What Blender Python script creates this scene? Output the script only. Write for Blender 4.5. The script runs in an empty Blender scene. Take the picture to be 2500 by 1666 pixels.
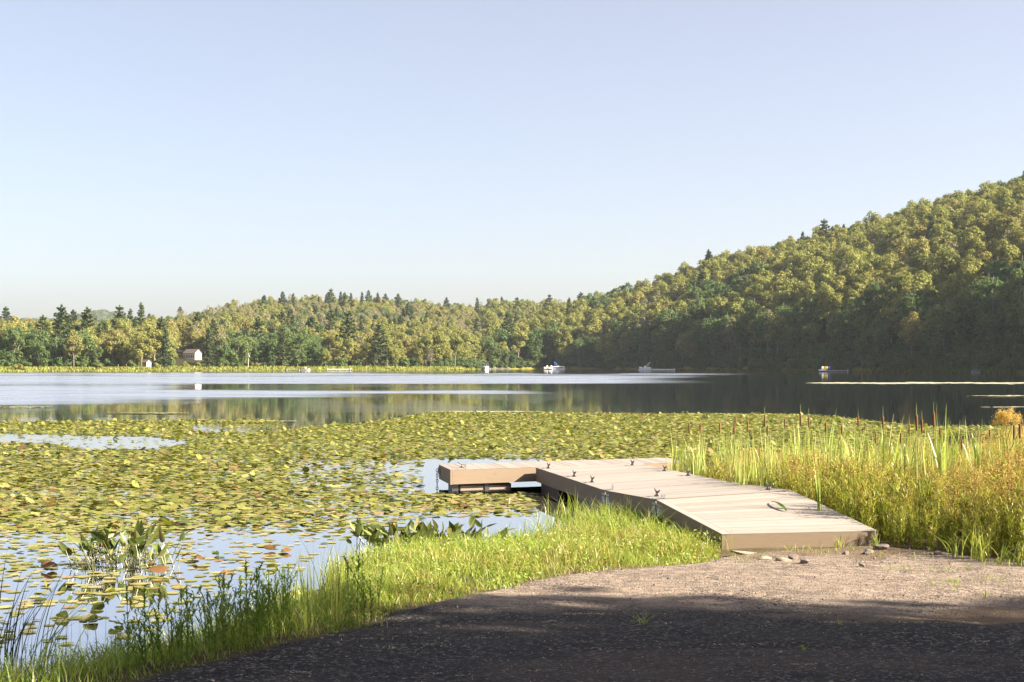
EXPOSURE = 2.0; SKY_STR = .0525; SKY_DUST = 3.0; SKY_OZONE = 1.0; HAZE = .00008
SHADE = [(19.5, 1.2, 1.12, 'green', 1, 'tall leafy tree beside the landing that shades the path'), (21.0, -4.6, 1.25, 'green', 2, 'second leafy tree beside the landing, farther back'), (25.5, -1.0, 1.3, 'olive', 0, 'third leafy tree beside the landing, farthest right'), (18.5, 3.9, 1.05, 'brown', 1, 'thin open-crowned tree beside the landing that dapples the path'), (11.5, 1.6, 1.0, 'olive', 2, 'nearest unseen tree added at the right of the landing to deepen the shade'), (8, -7, 1.5, 'green', 2, 'big unseen tree added just behind the viewer to block sky light'), (-1, -9, 1.5, 'green', 0, 'big unseen tree added at the back of the landing to block sky light'), (12, -9, 1.25, 'green', 0, 'unseen tree added behind the viewer at right to block sky light'), (4, -12, 1.3, 'green', 1, 'big unseen tree added farthest behind the viewer to block sky light'), (-5, -11, 1.2, 'olive', 1, 'unseen olive tree added behind the viewer near the water to block sky light'), (13, -1.5, .8, 'green', 2, 'smaller unseen tree added at the right of the landing to block sky light'), (30, .5, 1.45, 'green', 0, 'far tall tree beside the landing road')]
import bpy, bmesh, math, random
import numpy as np
from mathutils import Vector, Matrix, Euler
rng = np.random.default_rng(11); random.seed(11)
SC = bpy.context.scene
COL = SC.collection
# lens of 50 mm on a 36 mm sensor, eye 2.04 m above the lake; photograph pixels (2500 wide) <-> metres
F = 2500*50/36; CX = 1250; HY = 890; EYE = 2.04
def P(px, py, z=0.0):
    d = F*(EYE-z)/(py-HY)
    return np.array([(px-CX)/F*d, d, z])
def PX(X, Y, Z): return CX+F*X/Y, HY+F*(EYE-Z)/Y
def zland(Y): return .05+.03*np.clip(15.5-np.asarray(Y, float), 0, 14)
def PG(px, py):
    z = .2
    for _ in range(25):
        p = P(px, py, z); z = .5*z+.5*float(zland(p[1]))
    return P(px, py, z)
def smooth(a, b, x):
    t = np.clip((np.asarray(x, float)-a)/(b-a), 0, 1); return t*t*(3-2*t)

# ------------------------------------------------------------------ objects
def link(o, parent=None):
    COL.objects.link(o)
    if parent is not None: o.parent = parent
    return o
def tag(o, label=None, cat=None, group=None, kind=None):
    if label: o['label'] = label
    if cat: o['category'] = cat
    if group: o['group'] = group
    if kind: o['kind'] = kind
    return o
def empty(name, loc=(0, 0, 0), rz=0.0, sc=1.0, parent=None):
    o = bpy.data.objects.new(name, None); link(o, parent)
    o.location = loc; o.rotation_euler = (0, 0, rz); o.scale = (sc, sc, sc)
    o.empty_display_size = .1
    return o
def mkmesh(name, V, Fs, mats=(), mis=None, smooth_=False, tint=None, attrs=None):
    me = bpy.data.meshes.new(name)
    V = np.ascontiguousarray(V, np.float32).reshape(-1, 3)
    me.vertices.add(len(V)); me.vertices.foreach_set('co', V.ravel())
    Fs = [np.asarray(f, np.int32) for f in Fs]
    keep = [i for i, f in enumerate(Fs) if len(f)]
    li = np.concatenate([Fs[i].ravel() for i in keep]); n = [Fs[i].shape for i in keep]
    tot = np.concatenate([np.full(a, b, np.int32) for a, b in n])
    st = np.concatenate([[0], np.cumsum(tot)[:-1]]).astype(np.int32)
    me.loops.add(len(li)); me.loops.foreach_set('vertex_index', li)
    me.polygons.add(len(tot)); me.polygons.foreach_set('loop_start', st)
    if mis is not None:
        mi = np.concatenate([np.full(n[j][0], mis[i], np.int32) for j, i in enumerate(keep)])
        me.polygons.foreach_set('material_index', mi)
    me.polygons.foreach_set('use_smooth', np.full(len(tot), bool(smooth_)))
    for m in mats: me.materials.append(m)
    if tint is not None:
        a = me.color_attributes.new('tint', 'FLOAT_COLOR', 'POINT')
        a.data.foreach_set('color', np.concatenate([tint, np.ones((len(tint), 1))], 1).astype(np.float32).ravel())
    for k, v in (attrs or {}).items():
        a = me.attributes.new(k, 'FLOAT', 'POINT'); a.data.foreach_set('value', np.asarray(v, np.float32))
    me.update(calc_edges=True)
    return me
class MB:
    def __init__(s): s.v = []; s.f = []; s.m = []; s.n = 0
    def add(s, v, fs, mi=0):
        v = np.asarray(v, float).reshape(-1, 3)
        if not isinstance(fs, list): fs = [fs]
        for f in fs:
            s.f.append(np.asarray(f, int)+s.n); s.m.append(mi)
        s.v.append(v); s.n += len(v); return s
    BOXF = np.array([[0, 3, 2, 1], [4, 5, 6, 7], [0, 1, 5, 4], [1, 2, 6, 5], [2, 3, 7, 6], [3, 0, 4, 7]])
    def box(s, x0, x1, y0, y1, z0, z1, fn=None, mi=0):
        v = np.array([[x0, y0, z0], [x1, y0, z0], [x1, y1, z0], [x0, y1, z0], [x0, y0, z1], [x1, y0, z1], [x1, y1, z1], [x0, y1, z1]], float)
        if fn: v = np.array([fn(*p) for p in v])
        return s.add(v, s.BOXF, mi)
    def tube(s, pts, r, sides=6, mi=0):
        pts = np.asarray(pts, float); n = len(pts); r = np.broadcast_to(np.asarray(r, float), (n,))
        tn = np.gradient(pts, axis=0); tn /= np.linalg.norm(tn, axis=1)[:, None]+1e-9
        ref = np.array([0, 0, 1.]) if abs(tn[:, 2]).mean() < .8 else np.array([1., 0, 0])
        a = np.cross(tn, ref); a /= np.linalg.norm(a, axis=1)[:, None]+1e-9; b = np.cross(tn, a)
        ang = np.arange(sides)/sides*2*math.pi
        v = pts[:, None]+r[:, None, None]*(np.cos(ang)[None, :, None]*a[:, None]+np.sin(ang)[None, :, None]*b[:, None])
        i = np.arange(n-1)[:, None]*sides; j = np.arange(sides)[None]; k = (j+1) % sides
        q = np.stack([i+j, i+k, i+sides+k, i+sides+j], -1).reshape(-1, 4)
        caps = np.array([np.arange(sides)[::-1], (n-1)*sides+np.arange(sides)])
        return s.add(v.reshape(-1, 3), [q, caps], mi)
    def mesh(s, name, mats, smooth_=False, tint=None):
        return mkmesh(name, np.concatenate(s.v), s.f, mats, s.m, smooth_, tint)
    def build(s, name, mats, parent=None, smooth_=False, loc=None):
        if not isinstance(mats, (list, tuple)): mats = [mats]
        o = bpy.data.objects.new(name, s.mesh(name, mats, smooth_)); link(o, parent)
        if loc is not None: o.location = loc
        return o
def meshobj(name, me, parent=None, loc=(0, 0, 0), rz=0, sc=1):
    o = bpy.data.objects.new(name, me); link(o, parent)
    o.location = loc; o.rotation_euler = (0, 0, rz)
    o.scale = (sc, sc, sc) if np.isscalar(sc) else sc
    return o

# ------------------------------------------------------------------ leaf shapes (arrays)
def unit(v): return v/(np.linalg.norm(v, axis=-1, keepdims=True)+1e-9)
def cards(c, nrm, size, aspect=1.5, r=None):
    """leaf cards: pointed four-cornered leaves at c, facing nrm"""
    r = r or rng; n = len(c); nrm = unit(nrm); t = unit(np.cross(nrm, r.normal(size=(n, 3)))); b = np.cross(nrm, t)
    s = np.broadcast_to(np.asarray(size, float), (n,))[:, None]
    v = np.stack([c-t*s*.5*aspect, c-b*s*.5+nrm*s*.12, c+t*s*.5*aspect, c+b*s*.5+nrm*s*.12], 1)
    return v.reshape(-1, 3), np.arange(4*n).reshape(-1, 4)
def blades(base, h, w, az, lean, segs=3, droop=0.0, r=None):
    """grass or reed blades: base (n,3), height, width, lean direction, lean as a share of height"""
    r = r or rng; n = len(base); h = np.broadcast_to(h, (n,)); w = np.broadcast_to(w, (n,)); lean = np.broadcast_to(lean, (n,)); droop = np.broadcast_to(droop, (n,))
    t = np.linspace(0, 1, segs+1)[None]
    d = np.stack([np.cos(az), np.sin(az)], -1)
    hx = (lean*h)[:, None]*t**1.8
    z = h[:, None]*(t*(1-.35*lean[:, None]*t)-droop[:, None]*t**3)
    sa = r.uniform(0, 6.283, n); sd = np.stack([np.cos(sa), np.sin(sa)], -1)
    wt = w[:, None]*.5*np.where(t < .5, 1-.15*t*2, np.clip(1.7*(1-t), .04, 1))
    c = np.concatenate([base[:, None, :2]+hx[..., None]*d[:, None], (base[:, None, 2]+z)[..., None]], -1)
    off = np.concatenate([wt[..., None]*sd[:, None], np.zeros((n, segs+1, 1))], -1)
    v = np.stack([c-off, c+off], 2).reshape(-1, 3)
    k = np.arange(n)[:, None]*(2*(segs+1))+np.arange(segs)[None]*2
    return v, np.stack([k, k+1, k+3, k+2], -1).reshape(-1, 4)
def inpoly(x, y, poly):
    x = np.asarray(x, float); y = np.asarray(y, float); c = np.zeros(x.shape, bool); p = np.asarray(poly)[:, :2]
    for (x1, y1), (x2, y2) in zip(p, np.roll(p, -1, 0)):
        if y1 == y2: continue
        c ^= ((y1 > y) != (y2 > y)) & (x < (x2-x1)*(y-y1)/(y2-y1)+x1)
    return c
def dpoly(x, y, poly):
    x = np.asarray(x, float); y = np.asarray(y, float); d = np.full(x.shape, 1e9); p = np.asarray(poly)[:, :2]
    for (x1, y1), (x2, y2) in zip(p, np.roll(p, -1, 0)):
        dx, dy = x2-x1, y2-y1; t = np.clip(((x-x1)*dx+(y-y1)*dy)/(dx*dx+dy*dy+1e-12), 0, 1)
        d = np.minimum(d, np.hypot(x-x1-t*dx, y-y1-t*dy))
    return np.where(inpoly(x, y, poly), d, -d)
def sample(poly, n, r=None):
    r = r or rng; p = np.asarray(poly)[:, :2]; lo, hi = p.min(0), p.max(0); out = np.zeros((0, 2))
    while len(out) < n:
        q = r.uniform(lo, hi, (n*2, 2)); out = np.concatenate([out, q[inpoly(q[:, 0], q[:, 1], p)]])
    return out[:n]
def vnoise(x, y, s, seed=0):
    """smooth value noise in 0..1, cell size s"""
    g = np.random.default_rng(seed+991).random((64, 64)); x = np.asarray(x)/s; y = np.asarray(y)/s
    xi = np.floor(x).astype(int); yi = np.floor(y).astype(int); fx = x-xi; fy = y-yi; fx = fx*fx*(3-2*fx); fy = fy*fy*(3-2*fy)
    q = lambda a, b: g[a % 64, b % 64]
    return (q(xi, yi)*(1-fx)+q(xi+1, yi)*fx)*(1-fy)+(q(xi, yi+1)*(1-fx)+q(xi+1, yi+1)*fx)*fy

# ------------------------------------------------------------------ materials
class NT:
    def __init__(s, name):
        s.m = bpy.data.materials.new(name); s.m.use_nodes = True; s.t = s.m.node_tree; s.t.nodes.clear()
        s.out = s.n('ShaderNodeOutputMaterial')
    def n(s, typ, **kw):
        x = s.t.nodes.new(typ)
        for k, v in kw.items():
            if k.startswith('i_'): x.inputs[k[2:]].default_value = v
            else: setattr(x, k, v)
        return x
    def l(s, a, b): s.t.links.new(a, b)
    def surf(s, sh): s.l(sh, s.out.inputs['Surface']); return s.m
    def noise(s, scale, detail=3, rough=.55, vec=None, dist=0):
        x = s.n('ShaderNodeTexNoise'); x.inputs['Scale'].default_value = scale; x.inputs['Detail'].default_value = detail
        x.inputs['Roughness'].default_value = rough; x.inputs['Distortion'].default_value = dist
        if vec is not None: s.l(vec, x.inputs['Vector'])
        return x.outputs['Fac']
    def ramp(s, fac, stops, interp='LINEAR'):
        x = s.n('ShaderNodeValToRGB'); cr = x.color_ramp; cr.interpolation = interp
        while len(cr.elements) < len(stops): cr.elements.new(.5)
        for e, (p, c) in zip(cr.elements, stops):
            e.position = p; e.color = (*c, 1) if len(c) == 3 else c
        s.l(fac, x.inputs['Fac']); return x.outputs['Color']
    def math(s, op, a, b=None, c=None, clamp=False):
        x = s.n('ShaderNodeMath', operation=op, use_clamp=clamp)
        for i, v in enumerate((a, b, c)):
            if v is None: continue
            if isinstance(v, (int, float)): x.inputs[i].default_value = v
            else: s.l(v, x.inputs[i])
        return x.outputs[0]
    def mix(s, fac, a, b, mode='MIX'):
        x = s.n('ShaderNodeMix', data_type='RGBA', blend_type=mode)
        for nm, v in ((0, fac), (6, a), (7, b)):
            if isinstance(v, (int, float)): x.inputs[nm].default_value = v
            elif isinstance(v, tuple): x.inputs[nm].default_value = (*v, 1)
            else: s.l(v, x.inputs[nm])
        return x.outputs[2]
    def maprange(s, v, a, b, c=0., d=1.):
        x = s.n('ShaderNodeMapRange'); s.l(v, x.inputs[0])
        for i, q in enumerate((a, b, c, d)): x.inputs[i+1].default_value = q
        return x.outputs[0]
    def pos(s, scale=(1, 1, 1), obj=False):
        c = s.n('ShaderNodeTexCoord').outputs['Object'] if obj else s.n('ShaderNodeNewGeometry').outputs['Position']
        m = s.n('ShaderNodeMapping'); m.inputs['Scale'].default_value = scale; s.l(c, m.inputs['Vector']); return m.outputs[0]
    def attr(s, name): return s.n('ShaderNodeAttribute', attribute_name=name)
    def bump(s, h, strength=.5, dist=.02):
        b = s.n('ShaderNodeBump'); b.inputs['Strength'].default_value = strength; b.inputs['Distance'].default_value = dist
        s.l(h, b.inputs['Height']); return b.outputs[0]
    def principled(s, col, rough=.6, normal=None, spec=.4, metal=0.):
        b = s.n('ShaderNodeBsdfPrincipled')
        for nm, v in (('Base Color', col), ('Roughness', rough), ('Specular IOR Level', spec), ('Metallic', metal)):
            if isinstance(v, tuple): b.inputs[nm].default_value = (*v, 1)
            elif isinstance(v, (int, float)): b.inputs[nm].default_value = v
            else: s.l(v, b.inputs[nm])
        if normal is not None: s.l(normal, b.inputs['Normal'])
        return b.outputs[0]
def leafmat(name, stops, trans=.35, gloss=.0, isl=.35, obj=1.0, bright=(.7, 1.3), vein=False):
    t = NT(name)
    oi = t.n('ShaderNodeObjectInfo').outputs['Random']; ri = t.n('ShaderNodeNewGeometry').outputs['Random Per Island']
    f = t.math('FRACT', t.math('ADD', t.math('MULTIPLY', oi, obj), t.math('MULTIPLY', ri, isl)))
    col = t.ramp(f, stops)
    k = t.maprange(t.math('FRACT', t.math('MULTIPLY', ri, 7.31)), 0, 1, *bright)
    kc = t.n('ShaderNodeCombineColor'); [t.l(k, kc.inputs[i]) for i in range(3)]
    col = t.mix(1.0, col, kc.outputs[0], 'MULTIPLY')
    d = t.n('ShaderNodeBsdfDiffuse'); t.l(col, d.inputs['Color'])
    tr = t.n('ShaderNodeBsdfTranslucent'); t.l(t.mix(1.0, col, (1.15, 1.2, .6), 'MULTIPLY'), tr.inputs['Color'])
    m = t.n('ShaderNodeMixShader'); m.inputs[0].default_value = trans; t.l(d.outputs[0], m.inputs[1]); t.l(tr.outputs[0], m.inputs[2]); o = m.outputs[0]
    if gloss:
        g = t.n('ShaderNodeBsdfGlossy'); g.inputs['Roughness'].default_value = .38
        m2 = t.n('ShaderNodeMixShader'); m2.inputs[0].default_value = gloss; t.l(o, m2.inputs[1]); t.l(g.outputs[0], m2.inputs[2]); o = m2.outputs[0]
    return t.surf(o)
def plain(name, col, rough=.6, metal=0., var=.15, scale=8, bump=0.):
    t = NT(name); n = t.noise(scale, 4, vec=t.pos(obj=True))
    c = t.mix(n, tuple(x*(1-var) for x in col), tuple(min(1, x*(1+var)) for x in col))
    nm = t.bump(t.noise(scale*6, 3, vec=t.pos(obj=True)), bump, .01) if bump else None
    return t.surf(t.principled(c, rough, nm, metal=metal))
# ------------------------------------------------------------------ camera, light, sky
SUN_AZ = math.radians(15); SUN_EL = math.radians(31)      # from the right of the view, a little behind the camera
cam = bpy.data.cameras.new('camera'); cam.lens = 50; cam.sensor_width = 36; cam.shift_y = (HY-833)/2500; cam.clip_start = .1; cam.clip_end = 9000
co = bpy.data.objects.new('camera', cam); COL.objects.link(co); co.location = (0, 0, EYE); co.rotation_euler = (math.pi/2, 0, 0); SC.camera = co
sv = Vector((math.cos(SUN_EL)*math.cos(SUN_AZ), -math.cos(SUN_EL)*math.sin(SUN_AZ), math.sin(SUN_EL)))
sl = bpy.data.lights.new('sun', 'SUN'); sl.energy = 5.0; sl.angle = math.radians(.55); sl.color = (1, .88, .70)
so = bpy.data.objects.new('sun', sl); COL.objects.link(so); so.rotation_euler = sv.to_track_quat('Z', 'Y').to_euler()
W = bpy.data.worlds.new('World'); SC.world = W; W.use_nodes = True; wt = W.node_tree; wt.nodes.clear()
sky = wt.nodes.new('ShaderNodeTexSky'); sky.sky_type = 'NISHITA'; sky.sun_disc = False; sky.sun_elevation = SUN_EL
sky.sun_rotation = math.pi/2+SUN_AZ; sky.air_density = .7; sky.dust_density = SKY_DUST; sky.ozone_density = SKY_OZONE; sky.altitude = 300
bg = wt.nodes.new('ShaderNodeBackground'); bg.inputs['Strength'].default_value = SKY_STR; wo = wt.nodes.new('ShaderNodeOutputWorld')
veil = wt.nodes.new('ShaderNodeBackground'); veil.inputs['Color'].default_value = (1, .79, .555, 1); veil.inputs['Strength'].default_value = .064   # thin high haze that whitens the whole sky
both = wt.nodes.new('ShaderNodeAddShader'); wt.links.new(sky.outputs[0], bg.inputs[0]); wt.links.new(bg.outputs[0], both.inputs[0]); wt.links.new(veil.outputs[0], both.inputs[1]); wt.links.new(both.outputs[0], wo.inputs[0])
SC.view_settings.view_transform = 'Standard'; SC.view_settings.look = 'None'; SC.view_settings.exposure = EXPOSURE; SC.view_settings.gamma = 1
SC.render.engine = 'CYCLES'; cy = SC.cycles
cy.max_bounces = 8; cy.diffuse_bounces = 3; cy.glossy_bounces = 3; cy.transmission_bounces = 4; cy.volume_bounces = 0; cy.transparent_max_bounces = 6
cy.use_denoising = True
try:
    cy.denoiser = 'OPENIMAGEDENOISE'; cy.denoising_input_passes = 'RGB_ALBEDO_NORMAL'; cy.denoising_prefilter = 'ACCURATE'
except Exception as e: print('denoise', e)
cy.sample_clamp_indirect = 6; cy.caustics_reflective = False; cy.caustics_refractive = False
SC.render.film_transparent = False

# ------------------------------------------------------------------ ground of the near bank
WATERLINE = [(-14, -12), (-9, 4), (-6, 7)]+[tuple(P(*q)[:2]) for q in [(-600, 1750), (-100, 1692), (150, 1645), (400, 1575), (620, 1495), (735, 1440), (790, 1398), (822, 1378), (900, 1360), (1000, 1350), (1100, 1342), (1200, 1333), (1330, 1332), (1400, 1312), (1470, 1280), (1560, 1266), (1700, 1258), (1950, 1250), (2300, 1245), (2700, 1240)]]+[(22, 20), (40, 16), (40, -12)]
EDGE_PX = [(-350, 1800), (330, 1668), (480, 1628), (600, 1598), (700, 1573), (800, 1548), (900, 1523), (960, 1502), (1040, 1482), (1150, 1450), (1230, 1432), (1330, 1415), (1400, 1403), (1500, 1394), (1600, 1386), (1700, 1376), (1765, 1362)]
EDGE = [tuple(PG(*q)[:2]) for q in EDGE_PX]
MARSH_FRONT = [tuple(PG(*q)[:2]) for q in [(2150, 1338), (2250, 1350), (2380, 1365), (2500, 1380), (2750, 1412)]]
PATH = [(-9, -12)]+EDGE+[tuple(PG(1900, 1350)[:2])]+MARSH_FRONT+[(14, 11), (38, 9), (38, -12)]
def ground_z(x, y):
    x = np.asarray(x, float); y = np.asarray(y, float)
    d = dpoly(x, y, WATERLINE); dp = dpoly(x, y, PATH)
    zi = zland(y)*smooth(0, 1.3, d)+.012
    z = np.where(d > 0, zi, .012-.4*smooth(0, 1.2, -d))
    z = z+.035*smooth(-.04, .14, dp)*(d > 0)-.0175
    z = z+(vnoise(x, y, .9, 1)-.5)*.03*(d > -.3)+(vnoise(x, y, .23, 2)-.5)*.014*(d > -.3)
    # ruts and washed dirt on the right of the path
    q = smooth(.9, 0, np.hypot((x-3.3)/1.6, (y-10.2)/.55)); z = z-.05*q*(vnoise(x, y, .3, 5))
    return z
def nonuni(a, b, fine, coarse, f0, f1):
    out = [a]
    while out[-1] < b:
        c = out[-1]; s = fine if f0 <= c <= f1 else min(coarse, fine+.12*min(abs(c-f0), abs(c-f1))); out.append(c+s)
    return np.array(out)
gx = nonuni(-14, 34, .055, 1.5, -5, 6.5); gy = nonuni(-12, 32, .055, 1.5, 6.5, 17.5)
GX, GY = np.meshgrid(gx, gy); GZ = ground_z(GX, GY); GZ[GY > 21.5] = np.minimum(GZ[GY > 21.5], -.25)
def grid_faces(nr, nc):
    i = np.arange(nr-1)[:, None]*nc+np.arange(nc-1)[None]
    return np.stack([i, i+1, i+nc+1, i+nc], -1).reshape(-1, 4)
dpg = dpoly(GX, GY, PATH)
a_path = smooth(-.08, .12, dpg+(vnoise(GX, GY, .25, 8)-.5)*.25)
sd = np.hypot((GX-3.2)/4.4, (GY-13.4)/2.9)
a_sunlit_sand = smooth(10.3, 11.5, GY+(vnoise(GX, GY, .8, 9)-.5)*1.3+(vnoise(GX, GY, .2, 19)-.5)*.5+.10*(GX-1))  # sunlit strip painted paler over the washed-up sand; shaded path left dark
a_dirt = np.maximum(smooth(1.0, .3, np.hypot((GX-3.5)/1.7, (GY-10.2)/.5)+(vnoise(GX, GY, .3, 3)-.5)*.9), smooth(1, .5, np.hypot((GX-3.6)/2.8, (GY-14.8)/.75)+(vnoise(GX, GY, .3, 4)-.5)*1.1))
t = NT('gravelly_asphalt'); p = t.pos()
big = t.noise(1.3, 4, vec=p); mid = t.noise(9, 4, vec=p); fine = t.noise(70, 3, .7, vec=p)
vor = t.n('ShaderNodeTexVoronoi', feature='F1'); vor.inputs['Scale'].default_value = 55; t.l(p, vor.inputs['Vector'])
vc = t.n('ShaderNodeSeparateColor'); t.l(vor.outputs['Color'], vc.inputs[0])
grit = t.ramp(vc.outputs[0], [(0, (.009, .009, .0115)), (.45, (.022, .0215, .024)), (.8, (.052, .047, .044)), (1, (.22, .20, .17))])  # asphalt grit toned darker to deepen the shade lying on it
asph = t.mix(t.maprange(big, .35, .7, 0, .55), grit, (.045, .038, .035)); asph = t.mix(t.maprange(t.noise(.55, 5, .65, vec=t.pos((.6, 1.8, 1)), dist=.8), .5, .68, 0, .6), asph, (.105, .08, .066))  # warm paler patches painted as sun dapples on the shaded asphalt
sunlit_sandc = t.mix(t.maprange(mid, .3, .7), (.27, .21, .165), (.42, .335, .265))
sunlit_sandc = t.mix(t.maprange(fine, .5, .66, 0, .8), sunlit_sandc, (.075, .056, .04)); sunlit_sandc = t.mix(t.math('MULTIPLY', t.maprange(vc.outputs[1], .72, .8), t.maprange(big, .4, .6)), sunlit_sandc, (.06, .05, .045))
dirtc = t.mix(mid, (.075, .05, .033), (.22, .155, .10))
soil = t.mix(mid, (.05, .036, .02), (.17, .13, .07))
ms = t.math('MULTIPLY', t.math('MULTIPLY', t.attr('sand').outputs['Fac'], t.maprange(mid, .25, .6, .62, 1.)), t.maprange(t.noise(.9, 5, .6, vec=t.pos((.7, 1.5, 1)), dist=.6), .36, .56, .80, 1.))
col = t.mix(ms, asph, sunlit_sandc)
col = t.mix(t.math('MULTIPLY', t.attr('dirt').outputs['Fac'], .85), col, dirtc)
col = t.mix(t.attr('path').outputs['Fac'], soil, col)
hgt = t.math('ADD', t.math('MULTIPLY', vor.outputs['Distance'], -.7), t.math('ADD', fine, t.math('MULTIPLY', mid, 1.2)))
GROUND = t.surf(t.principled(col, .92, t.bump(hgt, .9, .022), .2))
me = mkmesh('shore_ground', np.stack([GX, GY, GZ], -1), [grid_faces(*GX.shape)], [GROUND], smooth_=True, attrs={'path': a_path.ravel(), 'sand': a_sunlit_sand.ravel(), 'dirt': a_dirt.ravel()})
g = tag(meshobj('ground', me), 'gravelly asphalt landing with sand and bare soil along the water', 'ground', kind='structure')

# ------------------------------------------------------------------ far shore and hills
SHU = [-4000, -500, 0, 400, 600, 900, 1080, 1130, 1180, 1250, 1330, 1500, 1700, 2000, 2250, 2500, 3000, 4200, 6500]
SHY = [360, 400, 405, 430, 466, 492, 520, 540, 575, 602, 620, 600, 500, 415, 376, 338, 270, 220, 170]
LU = [-4000, 0, 150, 300, 450, 650, 850, 1000, 1150, 1340, 1500, 6500]
LR = [10, 10, 9, 11, 20, 33, 36, 34, 31, 29.5, 29, 29]
LY = [650, 650, 650, 680, 800, 900, 930, 950, 950, 960, 1000, 1000]
RU = [1180, 1250, 1349, 1487, 1700, 1912, 2100, 2231, 2350, 2500, 3000, 3600, 4200, 6500]
RR = [0, 8, 21, 28, 40, 50, 55, 60.5, 65, 71, 88, 106, 116, 125]
RY = [700, 780, 800, 785, 745, 705, 680, 660, 640, 620, 530, 410, 315, 250]  # past the right edge the unseen ridge is shaped to shade the shore
def shoreY(u): return np.interp(u, SHU, SHY)
def hill_z(u, Y):
    s = shoreY(u); yl = np.interp(u, LU, LY); rl = np.interp(u, LU, LR)
    a = np.clip(((Y-s)/(yl-s)-.10)/.9, 0, 1.05)
    zl = .5+(rl-.5)*a**1.1
    ry = np.interp(u, RU, RY); rr = np.interp(u, RU, RR); b = np.clip((Y-s-4)/(ry-s-4), 0, 1)
    zr = .6+(rr-.6)*b**.68
    zr = zr-np.clip(Y-ry, 0, 600)*.03
    z = np.maximum(zl, np.where(u > 1180, zr, 0))
    edge = smooth(-6, 5, Y-s)
    return np.where(Y < s+5, -1.2+(1.2+.45)*edge, np.maximum(z, .45))
tu = np.concatenate([np.linspace(-4000, -100, 30), np.linspace(-60, 2560, 110), np.linspace(2650, 6500, 30)])
tt = np.concatenate([np.linspace(-9, 9, 10), 9+np.linspace(0.02, 1, 70)**1.6*2300])
TU, TT = np.meshgrid(tu, tt); TY = shoreY(TU)+TT; TX = (TU-CX)/F*TY; TZ = hill_z(TU, TY)+(vnoise(TX, TY, 40, 3)-.5)*3*(TT > 30)
t = NT('forest_floor'); p = t.pos(); n1 = t.noise(.05, 5, .6, vec=p); n2 = t.noise(.4, 4, .7, vec=p)
z = t.n('ShaderNodeSeparateXYZ'); t.l(p, z.inputs[0])
fc = t.ramp(n2, [(.25, (.016, .018, .007)), (.5, (.035, .032, .013)), (.75, (.06, .05, .022))])
mc = t.ramp(t.noise(.25, 4, vec=p), [(.3, (.12, .12, .02)), (.55, (.21, .18, .035)), (.75, (.24, .18, .06))])
fc = t.mix(t.maprange(z.outputs[2], .6, 1.6), mc, fc)
TERR = t.surf(t.principled(fc, .95, None, .1))
tag(meshobj('hills', mkmesh('hills', np.stack([TX, TY, TZ], -1), [grid_faces(*TU.shape)], [TERR], smooth_=True)), 'wooded hills rising around the far end of the lake', 'hills', kind='structure')
# the blue ridge far behind, seen in the dip on the left; its woods are a bumpy canopy
ru = np.linspace(-300, 420, 400); rt = np.linspace(0, 1, 90); RU_, RT_ = np.meshgrid(ru, rt); RYY = 1900+260*RT_; RXX = (RU_-CX)/F*RYY
crest = np.interp(RU_, [-300, 0, 60, 110, 190, 235, 280, 330, 420], [50, 66, 68, 66, 74, 79, 77, 66, 50])
RZZ = 2+(crest-2)*np.sin(np.clip(RT_*1.6, 0, 1)*math.pi/2)+(vnoise(RXX, RYY, 9, 6)-.5)*4+(vnoise(RXX, RYY, 5, 16)-.5)*4
t = NT('distant_canopy'); n2 = t.noise(.09, 4, .7, vec=t.pos()); DC = t.surf(t.principled(t.ramp(n2, [(.3, (.03, .045, .03)), (.7, (.07, .085, .04))]), .95, None, .1))
tag(meshobj('distant_hill', mkmesh('distant_hill', np.stack([RXX, RYY, RZZ], -1), [grid_faces(*RU_.shape)], [DC])), 'hazy blue wooded ridge in the dip behind the left shore', 'hill', kind='structure')

# ------------------------------------------------------------------ water
rows = np.concatenate([np.arange(893, 906, 1.0), np.arange(906, 1062, .75), np.arange(1062, 1300, 12), np.arange(1300, 3800, 120)])
cols = np.concatenate([np.linspace(-9000, -300, 30), np.arange(-260, 2780, 20.), np.linspace(2820, 14000, 40)])
WU, WV = np.meshgrid(cols, rows); WY = F*EYE/(WV-HY); WX = (WU-CX)/F*WY
jit = (vnoise(WX, WY*.35, 14, 21)-.5)
def band(v0, v1, soft=1.6): # ripples lie in long lanes that run across the lake
    vv = WV+jit*4.5
    return smooth(v0-soft*1.5, v0+soft*1.5, vv)*(1-smooth(v1-soft*1.5, v1+soft*1.5, vv))
rip = band(917, 937)*(1-smooth(1500, 1760, WU+jit*200))
rip = np.maximum(rip, band(911.5, 917)*(1-smooth(900, 1150, WU)))
rip = np.maximum(rip, band(913.5, 915.5, .7)*(1-smooth(1650, 1900, WU))*.9)
rip = np.maximum(rip, band(954, 972)*(1-smooth(700, 1050, WU+jit*260)))
rip = np.maximum(rip, band(955, 962, 1.)*(1-smooth(1200, 1420, WU+jit*200)))
rip = np.maximum(rip, band(936, 956)*(1-smooth(380, 560, WU+jit*200)))
rip = np.maximum(rip, band(970, 990)*(1-smooth(60, 760, WU+jit*400+(WV-980)*18)))
rip = rip*(1-.55*band(939, 944, 1.5)*(WU < 600))
rip = np.maximum(rip, .5*smooth(.52, .7, vnoise(WU, WV*9, 130, 47))*(WV > 940)*(WV < 1008)*(1-smooth(1200, 1700, WU))*.35)
rip[WV > 1010] = 0
calm = np.interp(WV, [900, 960, 1010, 1060, 1150], [.048, .042, .034, .016, .005])
t = NT('lake_water'); ps = t.pos((.35, 2.2, 1)); rp = t.attr('ripple').outputs['Fac']
nz = t.noise(.9, 4, .65, vec=t.pos((.10, .9, 1)))
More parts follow.
